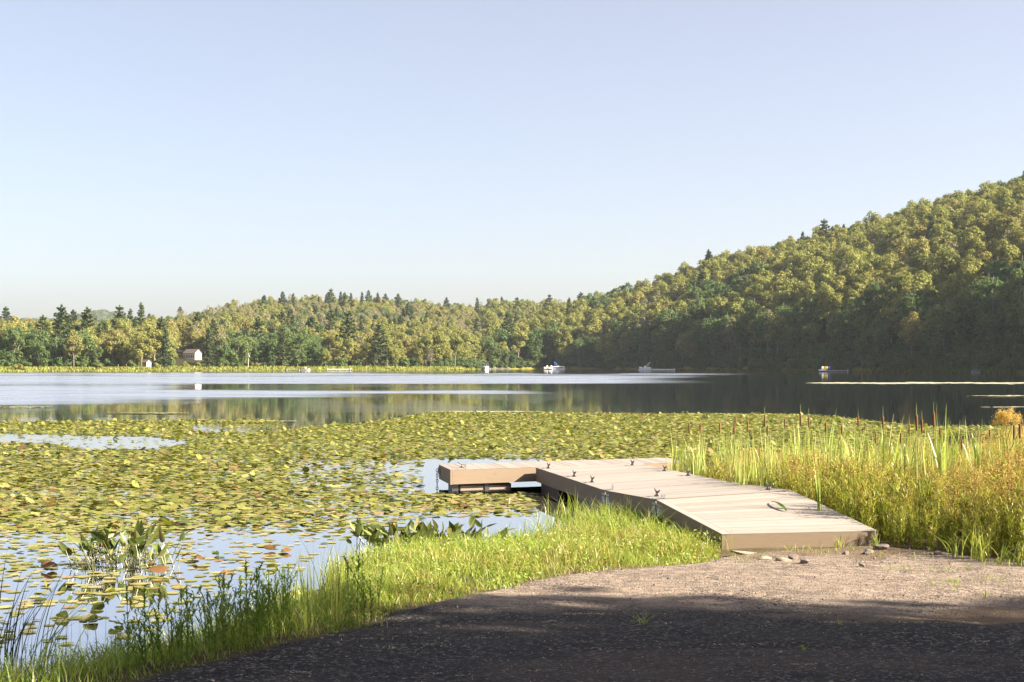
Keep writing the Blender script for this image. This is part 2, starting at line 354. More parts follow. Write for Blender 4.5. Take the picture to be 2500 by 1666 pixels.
rr = t.math('MULTIPLY', rp, t.maprange(nz, .3, .65, .15, .85))
rough = t.math('ADD', t.attr('calm').outputs['Fac'], t.math('MULTIPLY', rr, .36))
gl = t.n('ShaderNodeBsdfGlossy'); gl.inputs['Color'].default_value = (.91, .92, .95, 1); t.l(rough, gl.inputs['Roughness'])
dn = t.bump(t.noise(.8, 3, .6, vec=t.pos((1, .45, 1))), .05, .05); t.l(dn, gl.inputs['Normal'])
df = t.n('ShaderNodeBsdfDiffuse'); df.inputs['Color'].default_value = (.018, .018, .012, 1)
fr = t.n('ShaderNodeFresnel'); fr.inputs['IOR'].default_value = 1.33
fac = t.maprange(fr.outputs[0], .2, .7, .80, .97)
mx = t.n('ShaderNodeMixShader'); t.l(fac, mx.inputs[0]); t.l(df.outputs[0], mx.inputs[1]); t.l(gl.outputs[0], mx.inputs[2])
WATER = t.surf(mx.outputs[0])
tag(meshobj('water', mkmesh('water', np.stack([WX, WY, WX*0], -1), [grid_faces(*WU.shape)[:, ::-1]], [WATER], smooth_=True, attrs={'ripple': rip.ravel(), 'calm': calm.ravel()})), 'still lake water with wind ripples in long pale lanes', 'water', kind='structure')

# ------------------------------------------------------------------ air
if HAZE > 0:
    b = MB(); b.box(-1700, 1700, -60, 2600, -3, 175); t = NT('haze_air'); v = t.n('ShaderNodeVolumePrincipled')
    v.inputs['Color'].default_value = (.80, .88, 1, 1); v.inputs['Density'].default_value = HAZE; v.inputs['Anisotropy'].default_value = .2
    t.l(v.outputs[0], t.out.inputs['Volume'])
    tag(b.build('haze', t.m), 'thin pale morning haze over the lake', 'haze', kind='stuff')
# ------------------------------------------------------------------ trees
LEAF = {
 'olive': leafmat('leaf_olive', [(0, (.20, .222, .07)), (.35, (.27, .268, .088)), (.6, (.22, .238, .075)), (.84, (.275, .262, .088)), (.94, (.30, .24, .105)), (1, (.18, .205, .07))], .3, isl=.18),
 'green': leafmat('leaf_green', [(0, (.09, .145, .052)), (.5, (.135, .18, .066)), (1, (.105, .16, .07))], .3, isl=.18),
 'needle': leafmat('pine_needles', [(0, (.075, .115, .06)), (.5, (.12, .15, .06)), (1, (.09, .125, .065))], .15, isl=.15),
 'brown': leafmat('brown_leaf', [(0, (.255, .225, .15)), (.5, (.27, .245, .14)), (1, (.225, .205, .145))], .25, isl=.2)}
BARK = plain('grey_bark', (.21, .18, .145), .9, scale=2); DARKBARK = plain('dark_bark', (.10, .08, .06), .9, scale=2)
def decid(seed, H, Rr, nl, per, leaf, c0=.22, slim=1.0):
    r = np.random.default_rng(seed); cs = []; C = []; N = []
    zc = H*(c0+1)/2; hz = H*(1-c0)/2; lean = r.normal(size=2)*.12*Rr
    for i in range(nl):
        d = unit(r.normal(size=(1, 3)))[0]; rad = r.uniform(.35, .82); lr = Rr*r.uniform(.20, .36)
        wide = 1.0 if d[2] < .2 else 1-.45*(d[2]-.2)
        c = np.array([d[0]*rad*Rr*wide+lean[0]*d[2], d[1]*rad*Rr*wide+lean[1]*d[2], zc+d[2]*rad*hz]); cs.append((c, lr))
        e_ = unit(r.normal(size=(per, 3))); e_[:, 2] = np.where(e_[:, 2] < -.45, -e_[:, 2], e_[:, 2]); rad2 = lr*r.uniform(.5, 1.25, (per, 1))**.8
        C.append(c+e_*rad2); N.append(unit(e_+r.normal(size=(per, 3))*.5+[0, 0, .15]))
    C = np.concatenate(C); N = np.concatenate(N)
    v, f = cards(C, N, r.uniform(leaf*.65, leaf*1.35, len(C)), 1.35, r)
    mb = MB(); x = r.normal(size=2)*.03*H
    tr = [np.array([0, 0, -1.]), np.array([x[0]*.2, x[1]*.2, H*.3]), np.array([x[0]*.6, x[1]*.6, H*.6]), np.array([x[0], x[1], H*.9])]
    mb.tube(tr, [H*.019, H*.014, H*.008, .03], 6)
    for c, lr in cs[::2]:
        k = r.uniform(.3, .6); s = np.array([x[0]*k, x[1]*k, H*max(.15, k-.12)]); mb.tube([s, (s+c)/2+np.array([0, 0, -.3]), c], [H*.006, H*.004, .03], 4)
    return (v, f), mb
def pine(seed, H, Rr, leaf, nw=13, c0=.18, cone=.8, per=34):
    r = np.random.default_rng(seed); C = []; N = []; mb = MB(); mb.tube([(0, 0, -1), (0, 0, H*.5), (0, 0, H*.98)], [H*.016, H*.011, .03], 6)
    for i in range(nw):
        q = (i+r.uniform(-.2, .2))/nw; q = min(max(q, 0), .98); z = H*(c0+(1-c0)*q); nb = r.integers(4, 7); a0 = r.uniform(0, 6.28)
        for j in range(nb):
            L = Rr*(1-q)**cone*r.uniform(.6, 1.15)+.35; a = a0+j*6.283/nb+r.uniform(-.35, .35); up = r.uniform(-.05, .28)+q*.3
            d = np.array([math.cos(a), math.sin(a), 0]); tip = d*L+np.array([0, 0, L*up]); mb.tube([(0, 0, z), tip*.5+np.array([0, 0, z-.1]), tip+np.array([0, 0, z])], [.09, .06, .03], 4)
            n = int(per*(.35+L/Rr)); s = r.uniform(.18, 1.05, (n, 1))**.8; w = .32*L*(1.15-s)
            side = np.array([-d[1], d[0], 0])
            C.append(tip*s+np.array([0, 0, z])+side*(r.uniform(-1, 1, (n, 1))*w)+np.array([0, 0, 1])*r.normal(size=(n, 1))*.16*leaf/.5)
            N.append(np.array([0, 0, 1])+r.normal(size=(n, 3))*.55)
    n = 26; C.append(np.stack([r.normal(size=n)*.22, r.normal(size=n)*.22, r.uniform(H*.9, H*1.02, n)], -1)); N.append(r.normal(size=(n, 3)))
    C = np.concatenate(C); N = np.concatenate(N); v, f = cards(C, N, r.uniform(leaf*.7, leaf*1.3, len(C)), 1.8, r)
    return (v, f), mb
PROTO = {}   # kind -> list of (crown mesh, trunk mesh, height, radius)
def reg(kind, cr, tr, H, Rr, lm, bk):
    (v, f) = cr
    PROTO.setdefault(kind, []).append((mkmesh('crown', v, [f], [lm]), tr.mesh('trunk', [bk], True), H, Rr, (v, f, lm, bk, tr)))
for i in range(4): H = [14, 13, 15, 12][i]; reg('olive', *decid(20+i, H, 4.1+.25*i, 24+2*i, 125, .40, [.08, .2, .06, .12][i]), H, 4.5, LEAF['olive'], BARK)
for i in range(3): H = [14, 15, 13][i]; reg('green', *decid(40+i, H, [4.2, 3.7, 4.5][i], 26, 125, .38, .04), H, 4.2, LEAF['green'], BARK)
for i in range(2): H = [12, 14][i]; reg('brown', *decid(60+i, H, 3.4, 20, 60, .34, .25), H, 3.8, LEAF['brown'], BARK)
for i in range(3): H = [17, 19, 16][i]; reg('pine', *pine(80+i, H, 4.2, .55, 12, .25, .7), H, 4, LEAF['needle'], DARKBARK)
for i in range(2): H = [15, 14][i]; reg('spruce', *pine(90+i, H, 2.7, .42, 18, .08, .95, 26), H, 2.5, LEAF['needle'], DARKBARK)
KINDS = ['olive', 'green', 'brown', 'pine', 'spruce']

T = []   # candidates: X, Y, z, kind, proto, scale, special label
def u_of(x, y): return CX+F*x/y
def add_tree(x, y, kind, sc, label=None, pi=None, cat=None):
    i = int(rng.integers(len(PROTO[kind]))) if pi is None else pi
    T.append([x, y, float(hill_z(np.float64(u_of(x, y)), np.float64(y)))-.2, kind, i, sc, label])
def special(px, top, Y, kind, label, H=None, pi=0):
    Y = max(Y, float(shoreY(px))+9); X = (px-CX)/F*Y; z = float(hill_z(np.float64(px), np.float64(Y))); need = EYE+(HY-top)/F*Y-z
    add_tree(X, Y, kind, max(.45, need/PROTO[kind][pi][2]), label, pi)
SPECIAL = [
 (38, 760, 470, 'olive', 'round olive tree breaking the skyline at the far left edge'),
 (150, 748, 455, 'pine', 'tall spreading pine on the left skyline with a layered crown'),
 (105, 772, 440, 'pine', 'short pine just left of the tall spreading skyline pine'),
 (292, 748, 560, 'pine', 'slim dark pine on the skyline right of the blue ridge'),
 (345, 740, 580, 'spruce', 'pointed spruce standing above the woods left of the white house'),
 (318, 755, 575, 'spruce', 'lower spruce between two pointed spruces on the left skyline'),
 (690, 713, 860, 'pine', 'broad dark pine breaking the ridge line above the utility pole'),
 (716, 716, 870, 'spruce', 'thin spruce at the right shoulder of the broad ridge pine'),
 (808, 706, 880, 'pine', 'tallest dark pine on the ridge in the middle of the skyline'),
 (832, 712, 885, 'spruce', 'spruce touching the right side of the tallest ridge pine'),
 (857, 715, 890, 'spruce', 'ragged spruce on the ridge two places right of the tallest pine'),
 (884, 713, 890, 'spruce', 'ragged grey spruce in the middle of the ridge top row'),
 (922, 715, 895, 'spruce', 'slim spruce near the right end of the ridge top row'),
 (941, 718, 895, 'pine', 'small pine near the right end of the ridge top row'),
 (972, 718, 900, 'pine', 'dark pine that ends the ridge top row on the right'),
 (1090, 727, 905, 'pine', 'lone pointed pine on the low ridge between the two hills'),
 (1165, 727, 910, 'spruce', 'small spruce on the low skyline right of the lone pine'),
 (1225, 725, 915, 'spruce', 'twin-topped spruce on the low skyline near the saddle'),
 (1262, 727, 915, 'pine', 'dark round pine at the saddle where the right hill starts'),
 (1335, 731, 900, 'pine', 'dark flat pine peeping over the foot of the right hill'),
 (850, 762, 520, 'pine', 'large blue-green pine standing out of the woods below the ridge'),
 (925, 790, 470, 'pine', 'wide dark pine behind the pale-trunked shore tree'),
 (690, 800, 425, 'pine', 'dark pine near the shore right of the utility pole'),
 (1240, 765, 640, 'pine', 'small layered pine in front of the saddle'),
 (1960, 566, 690, 'spruce', 'dark pointed spruce on the right hill skyline'),
 (2060, 548, 680, 'spruce', 'dark spruce on the right hill skyline below the leafy bump'),
 (2300, 463, 655, 'green', 'dark green bushy tree bulging from the right hill skyline'),
 (1950, 575, 680, 'olive', 'spreading tree with open twigs on the right hill skyline'),
 (945, 808, 399, 'olive', 'pale-trunked tree at the shore above the long white dock'),
 (345, 800, 388, 'olive', 'round yellow-green tree on the meadow edge left of the house'),
 (180, 800, 385, 'olive', 'leafy shore tree with a pale bare trunk at left'),
 (510, 800, 430, 'spruce', 'pointed green tree standing right of the white house'),
 (404, 800, 430, 'spruce', 'dense green conifer standing left of the white house'),
 (795, 845, 404, 'olive', 'small sunlit tree on the shore behind the white motorboat'),
 (1265, 790, 612, 'olive', 'tall sunlit tree between the canopy boat and the right hill'),
 (2070, 745, 440, 'olive', 'sunlit tree leaning out of the shaded woods above the raft'),
]
for px, top, Y, k, lab in SPECIAL: special(px, top, Y, k, lab)
nspec = len(T)
def inview(u): return (u > -120) & (u < 2620)
sp = 5.7
xs = np.arange(-330, 330, sp); ys = np.arange(330, 1000, sp); QX, QY = np.meshgrid(xs, ys)
QX = (QX+rng.uniform(-.42, .42, QX.shape)*sp).ravel(); QY = (QY+rng.uniform(-.42, .42, QY.shape)*sp).ravel(); QU = u_of(QX, QY)
sh = shoreY(QU); left = QU < 1190
meadow = np.where(left, 9+5*vnoise(QX, QY, 20, 31), 3.0)
ok = inview(QU) & (QY > sh+meadow) & (QY < np.where(left, np.interp(QU, LU, LY), np.where(QU < 1430, np.maximum(np.interp(QU, LU, LY), np.interp(QU, RU, RY)), np.interp(QU, RU, RY)))+25)
ok &= ~((QU > 418) & (QU < 522) & (QY < 532)) & ~((QU > 335) & (QU < 378) & (QY < 455)) & ~((QU > 578) & (QU < 632) & (QY < 474)) & ~((QU > 422) & (QU < 450) & (QY < 580)) & ~((QU > 515) & (QU < 580) & (QY > 500) & (QY < 530))
for s_ in T[:nspec]: ok &= np.hypot(QX-s_[0], QY-s_[1]) > 4.0
QX, QY, QU, sh, left = [a[ok] for a in (QX, QY, QU, sh, left)]
zone = vnoise(QX, QY, 45, 33); pick = rng.random(len(QX)); con = vnoise(QX, QY, 30, 35)
for x, y, u, s_, l, zn, pk, cn in zip(QX, QY, QU, sh, left, zone, pick, con):
    if l:
        pc = .035+.18*(cn > .72)+.01*(u < 600); pc *= .4 if y > 650 else 1; br = .34*(y > 640)+.05
        k = 'pine' if pk < pc*.55 else 'spruce' if pk < pc else 'brown' if pk < pc+br else 'green' if zn < .47 else 'olive'
        sc = rng.uniform(.62, 1.12)*(1.0 if y < 640 else .84)
        if y < s_+22 and pk > .5: sc *= rng.uniform(.5, .9)
    else:
        pc = .012+.07*(cn > .70)
        k = 'spruce' if pk < pc*.5 else 'pine' if pk < pc else 'brown' if pk < pc+.04 else 'green' if (zn < .27 or y < s_+28 and pk < .88) else 'olive'  # extra deep-green trees by the right shore paint its shaded band darker
        sc = rng.uniform(.5, .85) if rng.random() < .45 else rng.uniform(.9, 1.32)
        if y < s_+25: sc *= 1.1
    add_tree(x, y, k, sc)
# keep what can be seen, largest first: walk from near to far and remember how high the canopy already stands in each column
order = sorted(range(len(T)), key=lambda i: T[i][1]); top = np.full(300, 908.); vis = np.zeros(len(T))
for i in order:
    x, y, z, k, pi, sc, lab = T[i]; H, Rr = PROTO[k][pi][2]*sc, PROTO[k][pi][3]*sc
    u, v = PX(x, y, z+H); w = F*Rr/y; c0, c1 = int((u-w+150)/10), int((u+w+150)/10)+1
    c0, c1 = max(c0, 0), min(c1, 300)
    if c1 <= c0: continue
    inf = (np.arange(c0, c1)*10-150 > -5) & (np.arange(c0, c1)*10-150 < 2505)
    gain = np.maximum(0, top[c0:c1]-v); vis[i] = (gain*inf).sum()*10+.001*gain.sum()
    e = np.linspace(-1, 1, c1-c0); prof = v+.9*F*H/y*.5*e*e
    top[c0:c1] = np.minimum(top[c0:c1], prof+.06*F*H/y)
keep = [i for i in range(len(T)) if vis[i] > 0 or i < nspec]
rank = sorted([i for i in keep if i >= nspec], key=lambda i: -vis[i])
indiv = list(range(nspec))+rank[:300-nspec]; rest = rank[300-nspec:]
LM = [(-200, 110, 'at the far left edge'), (110, 250, 'left of the blue ridge gap'), (250, 400, 'left of the white house'), (400, 530, 'around the white house'), (530, 640, 'near the utility pole'), (640, 780, 'behind the small white motorboat'), (780, 900, 'behind the long white dock'), (900, 1010, 'around the pale-trunked shore tree'), (1010, 1130, 'where the marsh strip narrows'), (1130, 1220, 'above the purple canopy boat'), (1220, 1310, 'at the foot of the right hill'), (1310, 1400, 'above the blue canopy boat'), (1400, 1520, 'between the blue canopy boat and the framed boat'), (1520, 1640, 'above the framed pontoon boat'), (1640, 1780, 'right of the framed pontoon boat'), (1780, 1940, 'between the framed boat and the striped raft'), (1940, 2080, 'above the striped raft'), (2080, 2220, 'right of the striped raft'), (2220, 2360, 'left of the covered boat'), (2360, 2450, 'above the covered boat'), (2450, 2700, 'at the right edge of the hill')]
KN = {'olive': ('olive-green broadleaf tree', 'broadleaf tree'), 'green': ('deep green broadleaf tree', 'broadleaf tree'), 'brown': ('thin brownish tree', 'bare tree'), 'pine': ('dark layered pine', 'pine tree'), 'spruce': ('dark pointed spruce', 'spruce tree')}
NM = {'olive': 'broadleaf_tree', 'green': 'broadleaf_tree', 'brown': 'sparse_tree', 'pine': 'pine_tree', 'spruce': 'spruce_tree'}
def put_tree(rec):
    x, y, z, k, pi, sc, lab = rec; cm, tm, H, Rr, _ = PROTO[k][pi]; u = u_of(x, y)
    o = empty(NM[k], (x, y, z), rng.uniform(0, 6.28) if not lab else .6*len(lab), sc)
    meshobj('trunk', tm, o); meshobj('crown', cm, o)
    if lab: return tag(o, lab, KN[k][1])
    s_ = float(shoreY(u)); R_ = float(np.interp(u, LU, LY) if u < 1190 else np.interp(u, RU, RY)); q = (y-s_)/(R_-s_)
    lev = 'on the shoreline' if y < s_+22 else 'just behind the shore trees' if q < .22 else 'low on the slope' if q < .42 else 'halfway up the slope' if q < .7 else 'near the crest'
    lm = next(m for a, b, m in LM if a <= u < b)
    lab = ' '.join(f'{KN[k][0]} {lev} {lm}'.split()[:16])
    return tag(o, lab, KN[k][1], f'{KN[k][1]}s {lev} {lm}')
for i in indiv: put_tree(T[i])

# ------------------------------------------------------------------ scattering of what cannot be counted (one object each)
def scatter(name, pts, rz, sc, ix, protos, label, cat, kind='stuff'):
    coll = bpy.data.collections.new(name+'_kinds')
    for o in protos: coll.objects.link(o)
    me = mkmesh(name, np.asarray(pts), [np.zeros((0, 3), int)]) if False else bpy.data.meshes.new(name)
    pts = np.asarray(pts, np.float32); me.vertices.add(len(pts)); me.vertices.foreach_set('co', pts.ravel())
    for nm, ty, v in (('rz', 'FLOAT', rz), ('sc', 'FLOAT', sc), ('ix', 'INT', ix)):
        a = me.attributes.new(nm, ty, 'POINT'); a.data.foreach_set('value', np.asarray(v, np.float32 if ty == 'FLOAT' else np.int32))
    ob = meshobj(name, me); ng = bpy.data.node_groups.new(name, 'GeometryNodeTree')
    ng.interface.new_socket('Geometry', in_out='INPUT', socket_type='NodeSocketGeometry'); ng.interface.new_socket('Geometry', in_out='OUTPUT', socket_type='NodeSocketGeometry')
    N = ng.nodes.new; L = ng.links.new; gi = N('NodeGroupInput'); go = N('NodeGroupOutput'); ci = N('GeometryNodeCollectionInfo'); ci.inputs['Collection'].default_value = coll
    ci.inputs['Separate Children'].default_value = True; ci.inputs['Reset Children'].default_value = True
    ip = N('GeometryNodeInstanceOnPoints'); ip.inputs['Pick Instance'].default_value = True
    def na(nm, ty): x = N('GeometryNodeInputNamedAttribute'); x.data_type = ty; x.inputs['Name'].default_value = nm; return x.outputs['Attribute']
    cx = N('ShaderNodeCombineXYZ'); L(na('rz', 'FLOAT'), cx.inputs['Z']); er = N('FunctionNodeEulerToRotation'); L(cx.outputs[0], er.inputs[0])
    L(gi.outputs[0], ip.inputs['Points']); L(ci.outputs[0], ip.inputs['Instance']); L(na('ix', 'INT'), ip.inputs['Instance Index']); L(er.outputs[0], ip.inputs['Rotation']); L(na('sc', 'FLOAT'), ip.inputs['Scale'])
    L(ip.outputs[0], go.inputs[0]); m = ob.modifiers.new('scatter', 'NODES'); m.node_group = ng
    return tag(ob, label, cat, kind=kind)
plist = []; start = {}
for k in KINDS:
    start[k] = len(plist)
    for j, (_, _, H, Rr, (v, f, lm, bk, tr)) in enumerate(PROTO[k]):
        mb = MB(); mb.add(v, f, 0)
        for vv in [np.concatenate(tr.v)]: mb.v.append(vv); mb.f += [q+mb.n for q in tr.f]; mb.m += [1]*len(tr.f); mb.n += len(vv)
        plist.append(bpy.data.objects.new('forest_kind_%02d' % len(plist), mb.mesh('forest_tree', [lm, bk])))
if rest:
    rp_ = [T[i] for i in rest]
    scatter('forest', [r_[:3] for r_ in rp_], rng.uniform(0, 6.28, len(rp_)), [r_[5] for r_ in rp_], [start[r_[3]]+r_[4] for r_ in rp_], plist, 'mixed late-summer woods covering the far hillsides', 'forest')
print('trees', len(T), 'kept', len(keep), 'indiv', len(indiv), 'rest', len(rest))
# unseen trees: some shade the foreground, others added to block sky light
for (x, y, sc, k, pi, lab) in SHADE: 
    cm, tm, H, Rr, _ = PROTO[k][pi]; o = empty('broadleaf_tree', (x, y, .3), x, sc); meshobj('trunk', tm, o); meshobj('crown', cm, o); tag(o, lab, 'broadleaf tree')
# undergrowth that closes the foot of the woods
n = 900; uu = np.concatenate([rng.uniform(1120, 2640, n), rng.uniform(-100, 1150, 260)]); yy = shoreY(uu)+np.where(uu > 1135, rng.uniform(2, 14, len(uu)), rng.uniform(11, 26, len(uu))); kp = ~((uu > 425) & (uu < 515)) & ~((uu > 340) & (uu < 374)) & ~((uu > 590) & (uu < 622)); uu, yy = uu[kp], yy[kp]; xx = (uu-CX)/F*yy
ub_ = []
for i in range(3):
    (v, f), _t = decid(330+i, 3.4, 2.0, 14, 90, .32, .02); ub_.append(bpy.data.objects.new('undergrowth_kind_%d' % i, mkmesh('undergrowth', v, [f], [LEAF['green']])))
scatter('undergrowth', np.stack([xx, yy, hill_z(uu, yy)-.2], -1), rng.uniform(0, 6.28, len(uu)), rng.uniform(.5, 1.3, len(uu)), rng.integers(0, 3, len(uu)), ub_, 'leafy undergrowth along the foot of the shore woods', 'undergrowth')
# bushes and grass of the far shore
n = 9000; uu = rng.uniform(-150, 1240, n); yy = shoreY(uu)+rng.uniform(-1.5, 11, n); xx = (uu-CX)/F*yy
hh = rng.uniform(.45, .85, n)*(1+.6*vnoise(xx, yy, 9, 41))*(.5+.7*smooth(0, 6, yy-shoreY(uu))); b0 = np.stack([xx, yy, np.maximum(hill_z(uu, yy), 0)-.05], -1)
v, f = blades(b0, hh, rng.uniform(.25, .6, n), rng.uniform(0, 6.28, n), rng.uniform(.05, .5, n), 2)
SHG = leafmat('shore_sedge', [(0, (.20, .245, .055)), (.5, (.26, .285, .075)), (.85, (.30, .29, .10)), (1, (.27, .21, .11))], .35, isl=1., obj=0)
tag(meshobj('shore_grass', mkmesh('shore_grass', v, [f], [SHG])), 'yellow-green marsh grass strip along the far left shore', 'marsh grass', kind='stuff')
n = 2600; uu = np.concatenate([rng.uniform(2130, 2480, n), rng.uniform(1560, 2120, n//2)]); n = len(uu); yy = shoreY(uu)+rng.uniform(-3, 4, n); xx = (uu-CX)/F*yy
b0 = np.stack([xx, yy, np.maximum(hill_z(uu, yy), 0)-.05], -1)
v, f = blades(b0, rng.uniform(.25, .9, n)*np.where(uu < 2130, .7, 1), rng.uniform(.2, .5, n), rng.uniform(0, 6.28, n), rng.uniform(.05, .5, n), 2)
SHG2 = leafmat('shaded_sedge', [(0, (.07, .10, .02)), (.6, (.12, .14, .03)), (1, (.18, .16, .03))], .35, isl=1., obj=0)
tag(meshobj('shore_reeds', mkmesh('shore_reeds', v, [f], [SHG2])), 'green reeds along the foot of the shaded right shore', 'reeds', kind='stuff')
BUSH = [decid(300+i, 2.4, 1.6, 9, 110, .3, .05) for i in range(2)]
BM = [(mkmesh('crown', c_[0], [c_[1]], [LEAF['olive']]), tr.mesh('trunk', [BARK], True)) for c_, tr in BUSH]
for i, (u, y, sc, lab) in enumerate([(452, 392, 1.0, 'low bush on the shore in front of the white house'), (487, 395, 1.2, 'low bush below the gable of the white house'), (548, 392, 1.3, 'round yellow-green bush left of the utility pole'), (585, 388, 1.0, 'small bush at the foot of the utility pole'), (385, 384, .9, 'small bush on the meadow left of the house'), (625, 390, 1.1, 'sunny bush just right of the utility pole'), (240, 380, .8, 'low bush on the marsh strip at left'), (45, 379, .9, 'brownish bush on the marsh strip at the left edge')]):
    y = float(shoreY(u))+y-376.; o = empty('bush', ((u-CX)/F*y, y, float(hill_z(np.float64(u), np.float64(y)))), i*1.3, sc); meshobj('trunk', BM[i % 2][1], o); meshobj('crown', BM[i % 2][0], o); tag(o, lab, 'bush')
# ------------------------------------------------------------------ dock
t = NT('weathered_boards'); p = t.pos(); o_ = t.attr('tint').outputs['Color']
n1 = t.noise(6, 5, .65, vec=t.pos((.6, 9, 9))); n2 = t.noise(3, 4, .6, vec=p); n3 = t.noise(1, 4, .65, vec=t.pos((2.2, 60, 3)))
c = t.mix(n1, (.255, .228, .206), (.325, .292, .268)); c = t.mix(t.maprange(n2, .45, .8, 0, .10), c, (.20, .175, .15)); c = t.mix(t.maprange(n3, .52, .72, 0, .55), c, (.17, .135, .115))
DECK = t.surf(t.principled(t.mix(1.0, c, o_, 'MULTIPLY'), .8, t.bump(n1, .06, .003), .25))
t = NT('tan_fascia'); n1 = t.noise(5, 5, .65, vec=t.pos((1.2, 1.2, 14))); n2 = t.noise(11, 4, .7, vec=t.pos((1, 1, 1)))
c = t.mix(n1, (.19, .143, .099), (.255, .195, .142)); c = t.mix(t.maprange(n2, .60, .74, 0, .5), c, (.15, .10, .06))
FASC = t.surf(t.principled(c, .75, t.bump(n1, .2, .004), .25))
FLOATM = plain('grey_brown_float', (.26, .205, .165), .6, scale=4, var=.25); DARKM = plain('black_float', (.025, .024, .025), .55, scale=4)
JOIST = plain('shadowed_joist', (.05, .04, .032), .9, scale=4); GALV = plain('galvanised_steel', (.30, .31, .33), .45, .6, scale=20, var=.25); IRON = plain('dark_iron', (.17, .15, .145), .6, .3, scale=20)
dock = tag(empty('dock', (0, 20, 0)), 'tan wooden floating dock with a T-shaped head and a hinged ramp to the landing', 'dock')
def world_child(o, parent=dock): # keep world coordinates although the parent sits elsewhere
    o.location = -np.array(parent.matrix_basis.translation) if parent is dock else (0, 0, 0); return o
class Sec:
    """a deck section: four top corners, bilinear; s left to right, t near to far, z down from the deck in metres"""
    def __init__(s, NL, NR, FR, FL): s.c = [np.array(q, float) for q in (NL, NR, FR, FL)]; s.W = np.linalg.norm(s.c[1]-s.c[0]); s.L = np.linalg.norm(s.c[3]-s.c[0])
    def __call__(s, a, b, z): # a, b in metres from the near-left corner
        u, v = a/s.W, b/s.L; q = s.c[0]*(1-u)*(1-v)+s.c[1]*u*(1-v)+s.c[2]*u*v+s.c[3]*(1-u)*v; return q+np.array([0, 0, z])
def section(S, fh, along, floats, edge=False, label=None):
    r = np.random.default_rng(int(S.L*1000)); mb = MB(); th = .035; f_ = .042
    mb.box(.004, f_, .004, S.L-.004, -fh, -.0095, S); mb.box(S.W-f_, S.W-.004, .004, S.L-.004, -fh, -.0095, S)
    mb.box(f_+.002, S.W-f_-.002, .004, f_, -fh+.004, -.0095, S); mb.box(f_+.002, S.W-f_-.002, S.L-f_, S.L-.004, -fh+.004, -.0095, S)
    o = world_child(mb.build('dock_section', FASC, dock))
    d = MB(); tints = []
    if along: n = max(3, round(S.L/.142)); w = S.L/n
    else: n = max(3, round(S.W/.142)); w = S.W/n
    e0 = .1 if edge else 0
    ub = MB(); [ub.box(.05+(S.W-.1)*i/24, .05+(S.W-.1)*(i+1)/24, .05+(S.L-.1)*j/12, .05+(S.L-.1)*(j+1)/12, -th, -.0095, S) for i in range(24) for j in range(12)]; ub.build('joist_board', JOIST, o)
    for i in range(n):
        k = r.uniform(.84, 1.08); k3 = [k*r.uniform(.98, 1.02), k, k*r.uniform(.96, 1.03)]; zz = -r.uniform(0, .003)
        if along: d.box(e0+(.004 if edge else 0), S.W-r.uniform(0, .006), i*w+.004, (i+1)*w-.004-.005*r.random(), -.0070, zz, S)
        else: d.box(i*w+.004, (i+1)*w-.004, r.uniform(0, .006), S.L-r.uniform(0, .006), -.0070, zz, S)
        tints += [k3]*8
    if edge: d.box(0, e0-.003, 0, S.L, -.0070, .0005, S); tints += [[1.04]*3]*8
    dk = bpy.data.objects.new('decking', d.mesh('decking', [DECK], tint=np.array(tints))); link(dk, o)
    for (x0, x1, y0, y1, z0, z1, m) in floats:
        fb = MB(); fb.box(x0, x1, y0, y1, z0, z1, S); fo = fb.build('float', m, o)
        bv = fo.modifiers.new('bevel', 'BEVEL'); bv.width = .02; bv.segments = 2
    return o
A = P(1099, 1147, .34); Fr = P(1306, 1141, .342); BL = P(1071, 1134, .34)
dirT = unit((P(1561, 1132, .342)-A)[None])[0]; dirT[2] = 0; TL = 4.45
Th = Sec(A, A+dirT*TL, BL+dirT*TL, BL)
J1 = P(1476, 1197, .34); J2 = P(1600, 1219, .42); N0 = P(1762, 1304, .22); N1 = P(2143, 1296, .227)
FRc = np.array([2.17, A[1]+(2.17-A[0])*dirT[1]/dirT[0], .346]); J1R = np.array([2.98, 19.7, .42]); J2R = np.array([3.46, 17.57, .486])
e = lambda a, b: unit((a-b)[None])[0]
gdir = e(J1, Fr)
G = Sec(J1, J1R, FRc+np.array([.01, -.03, .002]), Fr+np.array([.01, -.03, .002])); M = Sec(J2-e(J2, J1)*.012, J2R, J1R+e(J2R, J1R)*.03, J1+e(J2, J1)*.05); RA = Sec(N0, N1, J2R+e(N1, J2R)*.02, J2+e(N0, J2)*.03)
sT = section(Th, .245, False, [(.18, 1.1, .09, .55, -.42, -.262, FLOATM), (.20, 1.08, .62, 1.12, -.42, -.262, DARKM), (2.4, 3.2, .12, 1.1, -.42, -.236, DARKM), (3.4, 4.3, .12, 1.1, -.42, -.236, FLOATM)])
# planks of the T-head run front to back, those of the walkway across it
sG = section(G, .235, True, [(.05, .5, 2.9, 4.15, -.46, -.23, DARKM), (.05, .5, .5, 1.9, -.46, -.23, DARKM), (1.35, 1.75, .5, 1.9, -.5, -.23, DARKM), (1.35, 1.75, 2.6, 4.0, -.5, -.23, DARKM)])
sM = section(M, .235, True, [(.06, .5, .3, 1.7, -.5, -.23, DARKM), (1.35, 1.75, .3, 1.7, -.55, -.23, DARKM)])
sR = section(RA, .20, True, [], edge=True)
for S, o, L in ((sT, 0, 0),): pass
